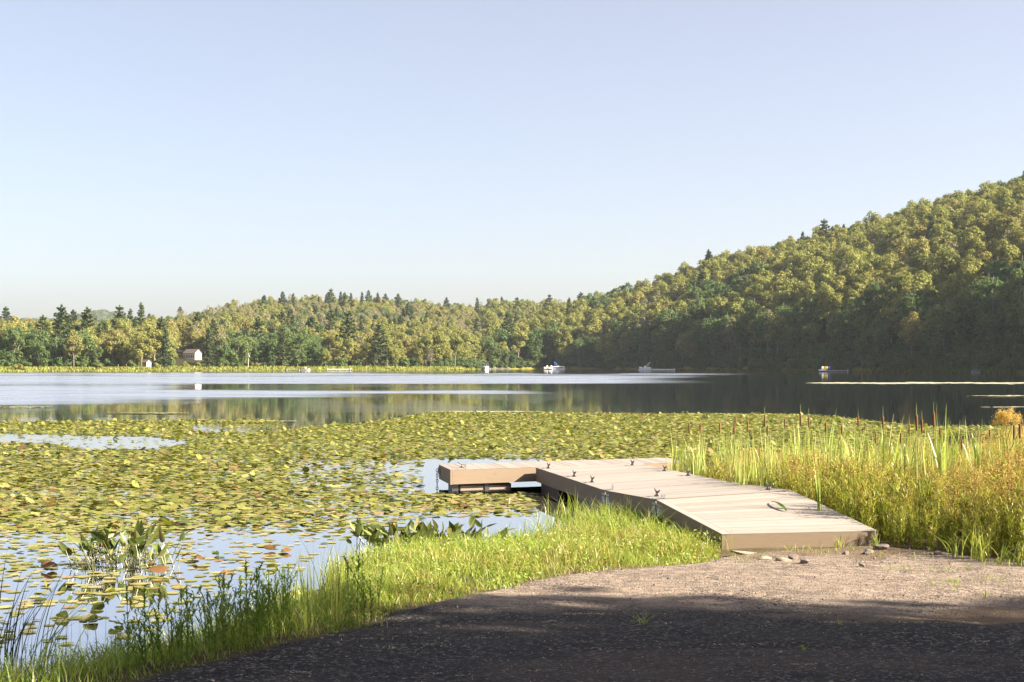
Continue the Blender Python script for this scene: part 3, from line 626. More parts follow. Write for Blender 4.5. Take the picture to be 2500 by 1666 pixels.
# a dark post and a black block among the floats of the T-head
pb = MB(); pb.box(.62, .70, .07, .12, -.40, -.262, Th); pb.build('float', DARKM, sT); pb = MB(); pb.box(.05, .16, .085, .5, -.40, -.25, Th); pb.build('float', DARKM, sT)
def cleat_mesh():
    m = MB(); L = .095
    m.tube([(-L, 0, .075), (-L*.62, 0, .058), (-L*.3, 0, .047), (0, 0, .044), (L*.3, 0, .047), (L*.62, 0, .058), (L, 0, .075)], [.005, .0095, .012, .013, .012, .0095, .005], 8)
    for s in (-.026, .026): m.tube([(s*1.3, 0, 0), (s, 0, .022), (s*.9, 0, .043)], [.014, .010, .010], 8)
    m.box(-.055, .055, -.022, .022, 0, .006); return m.mesh('cleat', [IRON], True)
CLM = cleat_mesh()
def on(S, px, py): # where the view ray meets the section's deck
    best = None
    for a in np.linspace(.02, .98, 60):
        for b in np.linspace(.01, .99, 120):
            q = S(a*S.W, b*S.L, 0); u, v = PX(*q); d = (u-px)**2+(v-py)**2
            if best is None or d < best[0]: best = (d, q)
    return best[1]
for S, o, pts in ((sT, sT, [(1132, 1142, Th)]), (sG, sG, [(1340, 1143, G), (1403, 1163, G), (1447, 1177.5, G), (1544, 1136.5, G), (1624, 1150.5, G), (1681, 1162, G)]), (sM, sM, [(1604, 1212, M)]), (sR, sR, [(1877, 1196, M)])):
    for px, py, Q in pts:
        q = on(Q, px, py); ax = (Q.c[3]-Q.c[0]) if Q is not Th else (Q.c[1]-Q.c[0])
        meshobj('cleat', CLM, sM if (px, py) == (1877, 1196) else o, q+np.array([0, 0, .001]), math.atan2(ax[1], ax[0]), 1.12)
def bolt_mesh():
    m = MB(); a = np.arange(10)/10*6.283
    for r0, r1, y0, y1 in ((.015, .014, 0.004, -.002), (.008, .006, -.002, -.005)):
        v = np.concatenate([np.stack([np.cos(a)*r0, a*0+y0, np.sin(a)*r0], -1), np.stack([np.cos(a)*r1, a*0+y1, np.sin(a)*r1], -1)]); i = np.arange(10); j = (i+1) % 10
        m.add(v, [np.stack([i, j, j+10, i+10], -1), (10+i)[None]])
    return m.mesh('bolt', [FASC], True)
BOLT = bolt_mesh(); BOLT2 = BOLT.copy(); BOLT2.materials[0] = IRON
def bolts(S, o, pts, me):
    an = math.atan2(*(S.c[1]-S.c[0])[[1, 0]])
    for a, z in pts: meshobj('bolt', me, o, S(a, 0.010, -z), an)
bolts(RA, sR, [(.15, .075), (.15, .165), (.50, .062), (.50, .125), (1.22, .06), (1.6, .09)], BOLT)
bolts(Th, sT, [(.16, .065), (.16, .13), (.22, .06), (.27, .058), (.32, .055), (.34, .135), (1.0, .06)], BOLT)
def plate(S, o, b0, b1, z0, z1, name='hinge_plate', mat_=GALV, side=0):
    m = MB(); x0, x1 = (.002, .0105) if side == 0 else (.0, .01)
    m.box(x0, x1, b0, b1, -z1, -z0, S)
    for q in np.linspace(.25, .75, 2):
        for w in (.2, .8):
            m.box(x0-.006, x0+.002, b0+(b1-b0)*q-.009, b0+(b1-b0)*q+.009, -(z0+(z1-z0)*w)-.009, -(z0+(z1-z0)*w)+.009, S, 1)
    return m.build(name, [mat_, IRON], o)
plate(G, sG, .0, .15, .045, .215); plate(M, sM, M.L-.16, M.L-.0, .045, .225); plate(M, sM, .0, .13, .045, .215); plate(RA, sR, RA.L-.17, RA.L-.0, .045, .19); plate(G, sG, G.L-.16, G.L-.02, .05, .18, mat_=FASC)
hb = MB(); hb.box(-.03, .09, -.02, .03, .002, .014, M); hb.box(.08, .13, -.01, .01, .002, .05, M); hb.build('hinge_pin', GALV, sM)
hb = MB(); hb.box(-.02, .10, -.02, .03, .002, .012, G); hb.box(.11, .13, -.0, .02, .002, .07, G); hb.build('hinge_pin', GALV, sG)
# corner plate and chain at the far left corner of the T-head
m = MB(); m.box(-.012, .010, Th.L-.16, Th.L-.0, -.16, -.04, Th); m.build('corner_plate', IRON, sT)
ch = MB(); cp = Th(-.035, Th.L-.04, 0)
for i in range(9):
    a = np.linspace(0, 6.283, 9); rx, rz = .018, .03; ring = np.stack([np.cos(a)*rx*(i % 2 == 0), np.cos(a)*rx*(i % 2 == 1), np.sin(a)*rz], -1)+cp+np.array([0, 0, -.10-i*.044]); ch.tube(ring, .006, 5)
ch.build('chain', IRON, sT, True)
# broken concrete slab, stones and a cut leaf
CONC = plain('pale_concrete', (.26, .215, .165), .9, scale=5, var=.2, bump=.3); STONE = plain('pinkish_stone', (.20, .155, .13), .9, scale=7, var=.3, bump=.5); STONE2 = plain('grey_stone', (.16, .135, .125), .9, scale=7, var=.3, bump=.5)
def slab(px, py, sx, sy, sz, rz, mat_, name, lab, cat, seed):
    r = np.random.default_rng(seed); bm_ = bmesh.new(); bmesh.ops.create_icosphere(bm_, subdivisions=3, radius=1.0); v = np.array([q.co[:] for q in bm_.verts]); fc = np.array([[w.index for w in f.verts] for f in bm_.faces]); bm_.free()
    for k in range(13): # broken faces
        nn = unit(r.normal(size=(1, 3)))[0]; dd = r.uniform(.45, .8); h_ = v@nn; v = v-np.maximum(0, h_-dd)[:, None]*nn
    v = v+r.normal(size=v.shape)*.012; v = v*np.array([sx, sy, sz*.7])*.92; mb = MB(); mb.add(v, fc)
    q = PG(px, py); q[2] = float(ground_z(q[0], q[1]))+sz*.18; o = mb.build(name, mat_); o.location = q; o.rotation_euler = (r.normal()*.12, r.normal()*.12, rz); return tag(o, lab, cat)
slab(1830, 1358, .33, .12, .035, -.1, CONC, 'concrete_slab', 'pale broken concrete slab sticking out under the ramp end', 'slab', 1)
slab(1870, 1374, .10, .07, .045, .3, CONC, 'stone', 'flat pale stone nearest the left ramp corner', 'stone', 2)
slab(1915, 1378, .10, .06, .05, -.2, CONC, 'stone', 'pale wedge stone between the slab and the dark stone', 'stone', 3)
slab(1938, 1372, .085, .06, .085, .8, STONE, 'stone', 'pink tilted stone in the middle of the row before the ramp', 'stone', 4)
slab(1962, 1384, .065, .06, .075, .1, STONE2, 'stone', 'dark squarish stone closest to the path in front of ramp', 'stone', 5)
slab(2065, 1361, .05, .05, .06, .1, STONE, 'stone', 'small brown stone below the shadowed ramp corner', 'stone', 6)
slab(2118, 1360, .08, .06, .075, .5, STONE2, 'stone', 'grey stone just right of the small brown stone', 'stone', 7)
slab(2150, 1350, .11, .09, .10, .5, STONE2, 'stone', 'biggest rough stone under the right corner of the ramp', 'stone', 8)
slab(2105, 1388, .035, .03, .05, .5, STONE2, 'stone', 'lone dark stone on the sand right of the row', 'stone', 9)
slab(2290, 1364, .06, .05, .05, .9, STONE, 'stone', 'small stone at the foot of the marsh weeds', 'stone', 10)
CUT = leafmat('cut_leaf_green', [(0, (.10, .17, .03)), (1, (.13, .20, .04))], .2, .05, isl=.3)
v, f = blades(np.array([[0, 0, .0]]), .01, .05, np.array([0.]), 0, 6)
q0 = on(RA, 1918, 1249); q1 = on(RA, 1882, 1229); q1 = np.array([q1[0], q1[1], q1[2]])
ax = q1-q0; L_ = np.linalg.norm(ax); ax /= L_; sdv = unit(np.cross(ax, [0, 0, 1])[None])[0]; tt_ = np.linspace(0, 1, 9)
ww = .022*np.array([.5, .9, 1, 1, .95, .85, .7, .5, .05]); c_ = q0+ax*tt_[:, None]*L_+np.array([0, 0, 1])*(.012+.05*np.sin(tt_*3.0)[:, None]*.6)
vv = np.concatenate([c_-sdv*ww[:, None]*1.2+np.array([0, 0, .008]), c_, c_+sdv*ww[:, None]*1.2+np.array([0, 0, .008])]); i = np.arange(8)
mb = MB(); mb.add(vv, np.concatenate([np.stack([i, i+1, i+10, i+9], -1), np.stack([i+9, i+10, i+19, i+18], -1)])); tag(mb.build('leaf', CUT), 'cut green reed leaf lying slantwise on the ramp decking', 'leaf')

# ------------------------------------------------------------------ far shore: houses, pole, boats
WHITE = plain('white_paint', (.78, .77, .74), .5, var=.04); ROOFB = plain('brown_shingle', (.135, .10, .085), .85, scale=3); GLASS = plain('dark_glass', (.06, .07, .09), .15, var=.05); DARKBASE = plain('dark_lower_storey', (.14, .14, .15), .9, scale=2)  # last colour: dark tone of the lower storey under the white walls
NAVY = plain('navy_canvas', (.045, .05, .17), .7); BLUE = plain('blue_canvas', (.05, .18, .55), .7); ALU = plain('pale_aluminium', (.62, .63, .66), .4, .3); TIMB = plain('grey_timber', (.30, .28, .27), .85, scale=3); YEL = plain('yellow_vinyl', (.75, .52, .06), .5); PURP = plain('blue_vinyl', (.10, .12, .6), .5); BLACK = plain('black_rubber', (.02, .02, .02), .6); GREYC = plain('grey_cover', (.22, .23, .26), .8)
def house(u, Y, zb, w, d, h, rh, rz, lab, wins, base=.0, name='house'):
    o = empty(name, ((u-CX)/F*Y, Y, zb), rz); b = MB(); b.box(-w/2, w/2, -d/2, d/2, base, h)
    b.add([(-w/2, -d/2, h), (-w/2, d/2, h), (-w/2, 0, h+rh)], np.array([[0, 2, 1]])); b.add([(w/2, -d/2, h), (w/2, d/2, h), (w/2, 0, h+rh)], np.array([[0, 1, 2]])); b.build('wall', WHITE, o)
    if base: m = MB(); m.box(-w/2+.05, w/2-.05, -d/2+.05, d/2-.05, -1.5, base-.003); m.build('foundation', DARKBASE, o)
    r_ = MB()
    for s in (-1, 1):
        v = [(-w/2-.25, s*(d/2+.25), h-.12), (w/2+.25, s*(d/2+.25), h-.12), (w/2+.25, 0, h+rh+.05), (-w/2-.25, 0, h+rh+.05)]
        v2 = [(a, b_, c+.12) for a, b_, c in v]; r_.add(v+v2, MB.BOXF)
    r_.build('roof', ROOFB, o)
    for (x, z, ww_, hh_) in wins:
        m = MB(); m.box(x-ww_/2-.06, x+ww_/2+.06, -d/2-.03, -d/2-.002, z-.06, z+hh_+.06); wf = m.build('window', WHITE, o); m = MB(); m.box(x-ww_/2, x+ww_/2, -d/2-.045, -d/2-.031, z, z+hh_); m.build('pane', GLASS, wf)
    return tag(o, lab, 'house')
house(470, 522, 2.1, 5.5, 3.5, 4.0, 1.4, -.5, 'white house with a brown gabled roof and a row of windows', [(-2.2+i*.82, 2.35, .42, .95) for i in range(6)], 1.5)
house(357, 447, 1.0, 2.2, 2.0, 1.7, .7, -.5, 'small white cottage half hidden behind the round shore tree', [(-.4, .7, .4, .6), (.5, .7, .4, .6)], .2, 'cottage')
house(436, 575, 6.6, 3.0, 2.4, 2.2, 1.0, -.8, 'white cottage gable showing through trees above the house', [(-.6, 1.0, .5, .7), (.6, 1.0, .5, .7)], .3, 'cottage')
o = empty('utility_pole', ((606-CX)/F*473, 473, .4), 0, 1.2); m = MB(); m.tube([(0, 0, -.5), (0, 0, 2), (0, 0, 4.6)], [.12, .11, .09], 8); m.build('post', plain('pale_pole', (.42, .38, .33), .9), o); m = MB(); m.box(-.45, .45, -.05, .05, 4.1, 4.2); m.build('crossarm', TIMB, o); m = MB(); m.tube([(.24, -.1, 3.4), (.24, -.1, 3.9)], .13, 10); m.build('transformer', ALU, o); tag(o, 'pale wooden utility pole on the left shore', 'utility pole')
def at_water(px, py): q = P(px, py, 0); return q
def hull(mb, L, Wd, h, mi=0, bow=.35, z0=-.1):
    n = 9; x = np.linspace(-L/2, L/2, n); w = Wd/2*np.where(x > L/2-bow*L, np.sqrt(np.clip(1-((x-(L/2-bow*L))/(bow*L))**2, .0004, 1)), 1); sheer = h*(1+.25*np.clip((x/L+.1), 0, 1))
    v = []
    for i in range(n): v += [(x[i]*.94, -w[i]*.55, z0), (x[i], -w[i], sheer[i]), (x[i], -w[i]*.88, sheer[i]), (x[i]*.96, -w[i]*.7, h*.45), (x[i]*.96, w[i]*.7, h*.45), (x[i], w[i]*.88, sheer[i]), (x[i], w[i], sheer[i]), (x[i]*.94, w[i]*.55, z0)]
    fs = []
    for i in range(n-1):
        for k in range(8): a = i*8+k; b_ = i*8+(k+1) % 8; fs.append([a, b_, b_+8, a+8])
    mb.add(v, [np.array(fs), np.array([np.arange(8)[::-1], (n-1)*8+np.arange(8)])], mi)
def pontoon(px, py, Lpx, lab, canopy=None, frame=False, rz=0., engine=True, seatmat=None, fence_h=.75):
    q = at_water(px, py); L = Lpx/F*q[1]; o = empty('pontoon_boat', q, rz); Wd = 2.4
    for s in (-1, 1):
        m = MB(); m.tube([(-L/2, s*.85, .12), (-L/2+.3, s*.85, .08), (L/2-.7, s*.85, .08), (L/2, s*.85, .3)], [.22, .30, .30, .05], 10); m.build('pontoon', ALU, o, True)
    m = MB(); m.box(-L/2+.1, L/2-.3, -Wd/2, Wd/2, .40, .5); m.build('deck', ALU, o)
    m = MB(); 
    for x0, x1, y0, y1 in ((-L/2+.3, L/2-.5, -Wd/2, -Wd/2+.05), (-L/2+.3, L/2-.5, Wd/2-.05, Wd/2), (-L/2+.25, -L/2+.3, -Wd/2, Wd/2), (L/2-.5, L/2-.45, -Wd/2, Wd/2)): m.box(x0, x1, y0, y1, .56, .5+fence_h)
    m.build('fence_panel', seatmat or WHITE, o)
    m = MB(); m.box(-L/2+.4, -L/2+1.2, -Wd/2+.1, Wd/2-.1, .5, 1.2); m.box(L/2-1.5, L/2-.7, -Wd/2+.1, Wd/2-.1, .5, 1.05); m.box(-.2, .4, .3, 1.0, .5, 1.5); m.build('seat', WHITE, o)
    if canopy:
        m = MB(); n = 7; xs_ = np.linspace(-L*.32, L*.32, n); v = [(x, y, 2.1+.35*(1-(x/(L*.34))**2)-.1*abs(y)) for x in xs_ for y in (-1.25, -.6, 0, .6, 1.25)]; m.add(v, grid_faces(n, 5)); v2 = [(a, b_, c-.05) for a, b_, c in v]; m.add(v2, grid_faces(n, 5)[:, ::-1]); m.build('canopy', canopy, o)
        m = MB()
        for s in (-1, 1):
            for x in (-L*.3, L*.3): m.tube([(0, s*1.15, .5), (x, s*1.2, 2.1)], .03, 6)
        m.build('canopy_frame', ALU, o)
    if frame:
        m = MB()
        for s in (-1, 1): m.tube([(.0, s*1.15, .6), (L*.18, s*1.15, 2.0), (L*.3, s*1.15, 2.6), (L*.36, s*1.15, 2.75)], .05, 6); m.tube([(.8, s*1.15, .6), (L*.30, s*1.15, 2.3), (L*.36, s*1.15, 2.75)], .05, 6)
        m.tube([(L*.36, -1.15, 2.75), (L*.36, 1.15, 2.75)], .06, 6); m.tube([(L*.36, 0, 2.75), (L*.37, 0, 3.1)], .05, 6); m.build('canopy_frame', ALU, o)
    if engine: m = MB(); m.box(-L/2-.45, -L/2+.0, -.2, .2, .35, 1.1); m.build('outboard', BLACK, o)
    return tag(o, lab, 'pontoon boat')
pontoon(1184, 903, 17, 'pontoon boat under a dark purple canopy at the left end of its dock', NAVY, rz=.9)
pontoon(1363, 902, 34, 'white pontoon boat with a folded blue canopy beside the jet boats', None, rz=.1)
bo = [x for x in COL.objects if x.name.startswith('pontoon_boat')][-1]
m = MB(); m.add([(-1.9, -.9, 2.9), (-1.5, -.9, 3.1), (-.6, -.9, 1.8), (-1.5, -.9, 1.5), (-1.9, .9, 2.9), (-1.5, .9, 3.1), (-.6, .9, 1.8), (-1.5, .9, 1.5)], MB.BOXF); m.tube([(-.2, -1, .6), (-1.6, -1, 2.9)], .06, 6); m.tube([(.4, -1, .6), (-1.3, -1, 2.8)], .05, 6); m.build('folded_canopy', BLUE, bo)
m = MB(); m.box(-2.4, 2.0, -1.225, -1.205, .62, .95); m.build('stripe', NAVY, bo)
pontoon(1575, 904, 33, 'pontoon boat with a raised bare canopy frame at a long dock', None, frame=True, rz=.05, fence_h=.45, seatmat=ALU)
for px, lab in ((1334, 'left one of two small white jet boats on a lift'), (1344, 'right one of two small white jet boats on a lift')):
    q = at_water(px, 902.3); o = empty('jet_boat', q+np.array([0, 0, .45]), .6); m = MB(); hull(m, 2.4, 1.0, .45); m.build('hull', WHITE, o); m = MB(); m.box(-.9, .1, -.25, .25, .4, .75); m.build('seat', BLACK, o); m = MB(); m.add([(.0, -.3, .5), (.7, -.3, .5), (.5, -.3, 1.15), (.1, -.3, 1.0), (.0, .3, .5), (.7, .3, .5), (.5, .3, 1.15), (.1, .3, 1.0)], MB.BOXF); m.build('handlebar_cowl', WHITE, o)
    tag(o, lab, 'jet boat')
q = at_water(1339, 902.3); o = empty('boat_lift', q); m = MB(); m.box(-1.9, 1.9, -1.2, 1.2, .30, .44); m.build('platform', ALU, o)
for x in (-1.7, 1.7):
    for y in (-1.05, 1.05): m = MB(); m.tube([(x, y, -1), (x, y, 1.1)], .06, 6); m.build('post', ALU, o)
tag(o, 'low metal boat lift under the two white jet boats', 'boat lift')
def pier(px0, px1, py, lab, mat_=TIMB, w=1.4, z=.45):
    a, b_ = at_water(px0, py), at_water(px1, py); L = b_[0]-a[0]; o = empty('pier', a); m = MB(); n = int(L/.5)
    for i in range(n): m.box(i*L/n+.01, (i+1)*L/n-.01, -w/2, w/2, z-.08, z)
    m.build('decking', mat_, o); m = MB(); m.box(0, L, -w/2-.06, -w/2-.01, z-.3, z+.0); m.build('side_board', mat_, o)
    for i in range(max(2, int(L/3))): m = MB(); x = .2+i*(L-.4)/(max(2, int(L/3))-1); m.tube([(x, -w/2-.12, -1), (x, -w/2-.12, z+.25)], .06, 6); m.build('post', ALU, o)
    return tag(o, lab, 'pier')
pier(1196, 1246, 902.6, 'grey timber pier right of the purple canopy boat'); pier(1592, 1648, 904.5, 'long pier with pale posts right of the framed boat', ALU); pier(2012, 2070, 908, 'low grey pier behind the striped raft', TIMB); pier(700, 733, 905.2, 'short grey pier left of the small white motorboat'); pier(800, 858, 904.8, 'long white floating pier on the left shore', WHITE, 2.2, .55)
q = at_water(746, 905.2); o = empty('motorboat', q, .1); m = MB(); hull(m, 3.0, 1.4, .55); m.build('hull', WHITE, o); m = MB(); m.box(-.2, .3, -.4, .4, .4, 1.2); m.build('console', WHITE, o); m = MB(); m.box(-1.75, -1.45, -.18, .18, .2, .95); m.build('outboard', BLACK, o); tag(o, 'small white motorboat moored at the left shore', 'motorboat')
q = at_water(2009, 908); o = empty('raft', q); m = MB(); m.box(-1.0, .9, -1.1, 1.1, .22, .62); bb = m.build('platform', WHITE, o); bb.modifiers.new('bevel', 'BEVEL').width = .12; 
m = MB(); m.box(-.9, .8, -1.0, 1.0, -.3, .21); m.build('float', BLACK, o); tag(o, 'white swim raft carrying a striped inflatable', 'raft')
o = empty('inflatable', q+np.array([.6, -.1, .62])); 
for x0, x1, mt in ((-1.0, -.55, WHITE), (-.53, .75, YEL), (.77, 1.4, PURP)): m = MB(); m.tube([(x0, 0, .42), ((x0+x1)/2, 0, .45), (x1, 0, .42)], [.38, .42, .38], 12); m.build('tube', mt, o, True)
tag(o, 'yellow, white and blue striped inflatable lying on the swim raft', 'inflatable')
q = at_water(2382, 910.5); o = empty('covered_boat', q, 2.8); m = MB(); hull(m, 2.2, 1.2, .45); m.build('hull', GREYC, o); m = MB(); v = [(x, y, .5+.45*(1-(x/1.0)**2)*(1-abs(y)*.5)) for x in np.linspace(-1.0, 1.0, 6) for y in (-.58, -.3, 0, .3, .58)]; m.add(v, grid_faces(6, 5)); m.build('cover', GREYC, o); tag(o, 'small boat under a grey cover at the foot of the right shore', 'boat')
# ------------------------------------------------------------------ lily pads
def density(u, v):
    """cover of lily pads at a place on the lake (given by where it shows in the photograph)"""
    back = np.interp(u, [-400, 0, 200, 440, 640, 690, 700, 760, 900, 1030, 1060, 1200, 1500, 1900, 2010, 2250, 2700], [1034, 1031, 1029, 1026, 1027, 1030, 1052, 1042, 1033, 1013, 1007.5, 1008, 1010.5, 1012, 1016, 1042, 1044])
    near = np.interp(u, [-400, 0, 300, 700, 760, 860, 1000, 1070, 1320, 1420], [1690, 1600, 1560, 1440, 1360, 1310, 1272, 1262, 1262, 1200])
    d = smooth(-1, 1.5, v-back)*(v < near)
    d *= np.where((u > 470) & (u < 690) & (v > 1034+(u-470)*.0) & (v < 1057), .08, 1)
    w = (v > np.interp(u, [0, 374, 472], [1058, 1066, 1080])) & (v < np.interp(u, [0, 119, 204, 391, 472], [1081, 1083, 1098, 1097, 1080])) & (u < 472); d *= np.where(w, .05, 1)
    d *= np.where((u > 700) & (u < 1092) & (v > 1122) & (v < 1200), .36, 1)
    d *= np.where((u > 1030) & (u < 1330) & (v < 1206) & (v > 1120), 0, 1)*np.where((u > 700) & (v > 1200), .62, 1)
    d *= np.where((u > 940) & (u < 1092) & (v > 1135) & (v < 1160), .3, 1)
    d *= np.interp(v, [1000, 1060, 1150, 1240, 1290, 1340, 1400, 1480, 1540, 1700], [1, 1, .92, .80, .66, .40, .28, .24, .10, .05])*np.where((v > 1285) & (u > 480) & (u < 760), .55, 1)
    d *= np.where((u > 1310) & (v > 1190), 0, 1)
    return d
def pad_poly(r, n, rim=.0, curl=.25):
    a0 = .16; a = np.linspace(a0, 6.283-a0, n); rr = 1+r.uniform(-.06, .06, n); z = r.uniform(-1, 1, n)*rim+curl*np.sin(a*1+r.uniform(0, 6.28))*r.uniform(0, 1)
    v = np.concatenate([[[.05, 0, .02*0]], np.stack([np.cos(a)*rr, np.sin(a)*rr*.92, z], -1)]); return v
def pad_field(n_try, vlo, vhi, rad, nv, tilt, lift, ulo, uhi, seed):
    r = np.random.default_rng(seed); Y0, Y1 = F*EYE/(vhi-HY), F*EYE/(vlo-HY)
    Y = np.sqrt(r.uniform(Y0**2, Y1**2, n_try)); u = r.uniform(ulo, uhi, n_try); X = (u-CX)/F*Y; v = HY+F*EYE/Y
    cl = .55+.9*vnoise(X, Y, 1.6, 71)
    k = (r.random(n_try) < np.clip(density(u, v)*cl, 0, 1)) & (dpoly(X, Y, WATERLINE) < -.15)
    k &= ~inpoly(X, Y, DOCKFOOT) & ((v < 1300) | (r.random(n_try) < .6))
    X, Y, v = X[k], Y[k], v[k]; n = len(X); R_ = rad*r.uniform(.65, 1.35, n)
    var = [pad_poly(r, nv, .05, .18) for _ in range(24)]
    base = np.stack(var)[r.integers(0, 24, n)]
    th = r.uniform(0, 6.28, n); fl = r.random(n) < np.interp(v, [1060, 1250, 1330], [.12, .30, .72]); tl = np.where(fl, 0.02, np.abs(r.normal(size=n))*tilt*np.where(r.random(n) < .05, 3.4, 1)); td = r.uniform(0, 6.28, n)
    p = base*R_[:, None, None]; p[..., 2] *= np.where(fl, .08, 1.)[:, None]
    c, s = np.cos(th)[:, None], np.sin(th)[:, None]; x = p[..., 0]*c-p[..., 1]*s; y = p[..., 0]*s+p[..., 1]*c
    z = p[..., 2]+np.tan(np.clip(tl, 0, .75))[:, None]*(x*np.cos(td)[:, None]+y*np.sin(td)[:, None])
    z = z-np.where(z.min(1) < -.012, z.min(1), -.0)[:, None]*.82
    V = np.stack([X[:, None]+x, Y[:, None]+y, z+np.where(fl, .004, lift*r.random(n))[:, None]+.004], -1)
    m = nv+1; i = np.arange(nv-1); f = np.stack([0*i, i+1, i+2], -1); Fc = (np.arange(n)[:, None, None]*m+f[None]).reshape(-1, 3)
    return X, Y, V, Fc, fl, m
DOCKFOOT = [q[:2] for q in (Th.c[0]+[-.05, -.22, 0], Fr+[-.02, -.25, 0], G.c[3], G.c[0], RA.c[0], RA.c[1]+[.3, 0, 0], G.c[2]+[.3, 0, 0], Th.c[1], Th.c[2], Th.c[3])]
def padmat(name, old=.16, gl=.07):
    stops = [(0, (.04, .06, .012)), (.12, (.075, .10, .018)), (.25, (.20, .215, .04)), (.45, (.27, .265, .065)), (.62, (.15, .17, .03)), (.84, (.30, .29, .09)), (1-old*.6, (.31, .27, .11)), (1-old*.2, (.25, .15, .06)), (1, (.12, .06, .03))]  # darkest stops put the shade of undersides and overlaps into some pads
    return leafmat(name, stops, .25, gl, isl=1., obj=1., bright=(.75, 1.2))
PAD = padmat('lily_pad_leaf'); PADF = leafmat('lily_pad_far', [(0, (.05, .075, .012)), (.12, (.09, .12, .018)), (.3, (.235, .255, .04)), (.6, (.28, .28, .06)), (.82, (.21, .215, .035)), (.93, (.30, .24, .085)), (1, (.20, .11, .04))], .3, .12, isl=1., bright=(.75, 1.2))  # dark stops of the far carpet likewise paint in shaded undersides
PADFLAT = leafmat('lily_pad_pale', [(0, (.22, .24, .07)), (.5, (.33, .315, .12)), (.8, (.37, .32, .16)), (1, (.29, .20, .09))], .2, .05, isl=1., bright=(.85, 1.15))
# far and middle pads, too many to count
allv, allf, allm, n0 = [], [], [], 0
for args in ((110000, 1003, 1062, .060, 6, .17, .025, -150, 2650, 1), (48000, 1062, 1130, .056, 7, .13, .014, -150, 2300, 2), (31000, 1130, 1300, .058, 9, .095, .010, -150, 1450, 3), (9000, 1300, 1640, .048, 10, .02, .004, -150, 1330, 4)):
    X, Y, V, Fc, fl, m = pad_field(*args); allv.append(V.reshape(-1, 3)); allf.append(Fc+n0); n0 += V.shape[0]*m
    allm.append(np.repeat(np.where(fl & (Y < 30), 2, np.where(Y > 33+4*np.sin(X*.4), 1, 0)), m-2)); print('pads', len(X))
MATM = leafmat('pale_mat_leaf', [(0, (.40, .41, .25)), (.5, (.52, .50, .38)), (1, (.46, .42, .30))], .15, .12, isl=1., obj=0)
# narrow pale mats lying out on the open water
for (u0, u1, v0, th_, n) in ((1975, 2650, 936, 1.3, 1700), (2375, 2650, 968, .9, 260), (2398, 2410, 995, .6, 16), (2432, 2500, 995, .8, 90), (262, 452, 1010, 1.0, 420), (610, 720, 1030, .8, 90), (1960, 2005, 1016, 1.2, 120), (0, 130, 995, .5, 50), (1060, 1320, 1006, .7, 200)):
    r = np.random.default_rng(u0); u = r.uniform(u0, u1, n); e_ = np.clip(np.minimum((u-u0), (u1-u))/60, .1, 1); v = v0+r.normal(size=n)*th_*.5*e_+1.2*(vnoise(u, u*0, 90, 3)-.5); Y = F*EYE/(v-HY); X = (u-CX)/F*Y; R_ = r.uniform(.10, .2, n)*(1+(Y > 80)*1.2)
    b_ = pad_poly(r, 7, .12, .25)[None]*R_[:, None, None]; V = np.stack([X[:, None]+b_[..., 0], Y[:, None]+b_[..., 1], .008+np.abs(b_[..., 2])*.4+.012*r.random((n, 1))], -1); m = 8; i = np.arange(6); f = np.stack([0*i, i+1, i+2], -1)
    allv.append(V.reshape(-1, 3)); allf.append((np.arange(n)[:, None, None]*m+f[None]).reshape(-1, 3)+n0); n0 += n*m; allm.append(np.full(n*6, 3))
me = mkmesh('lily_pads', np.concatenate(allv), [np.concatenate(allf)], [PAD, PADF, PADFLAT, MATM]); me.polygons.foreach_set('material_index', np.concatenate(allm).astype(np.int32))
tag(meshobj('lily_pads', me), 'dense yellow-green carpet of lily pads spread over the lake', 'lily pads', kind='stuff')
# nearest pads, one object each
r = np.random.default_rng(77); PADM = {}; PADN = padmat('near_pad_leaf', gl=.02)
for kind, mt, rim, curl, cnt in (('flat', PADFLAT, .02, .02, 8), ('raised', PADN, .10, .30, 8), ('curled', PADN, .25, .75, 5)):
    L_ = []
    for i in range(cnt):
        v = pad_poly(r, 16, rim*.3, curl*r.uniform(.6, 1)); nv = 16
        if kind == 'curled': v[:, 2] = np.abs(v[:, 1])**1.6*.9+v[:, 2]*.3; v[:, 1] *= .6
        v2 = np.concatenate([v, v*np.array([.55, .55, .4])]); j = np.arange(1, nv); mid = 17
        f4 = np.stack([j, j+1, j+1+17, j+17], -1); f3 = np.stack([0*j+17, j+17, j+18], -1)
        L_.append(mkmesh('lily_pad', v2, [f4, f3], [mt], smooth_=True))
    PADM[kind] = L_
n_try = 2400; Y = np.sqrt(r.uniform(F**2*EYE**2/(1640-HY)**2, F**2*EYE**2/(1330-HY)**2, n_try)); u = r.uniform(-60, 1330, n_try); X = (u-CX)/F*Y; v = HY+F*EYE/Y
k = (r.random(n_try) < density(u, v)*(.25+1.2*vnoise(X, Y, 1.1, 73))*.62) & (dpoly(X, Y, WATERLINE) < -.15) & ~inpoly(X, Y, DOCKFOOT); cand = np.nonzero(k)[0][:296]
LABP = {'flat': 'pale yellowish lily pad lying flat on open water near the bank', 'raised': 'green lily pad with a raised rim in the nearest water', 'curled': 'brown-green lily pad curled upright out of the nearest water'}
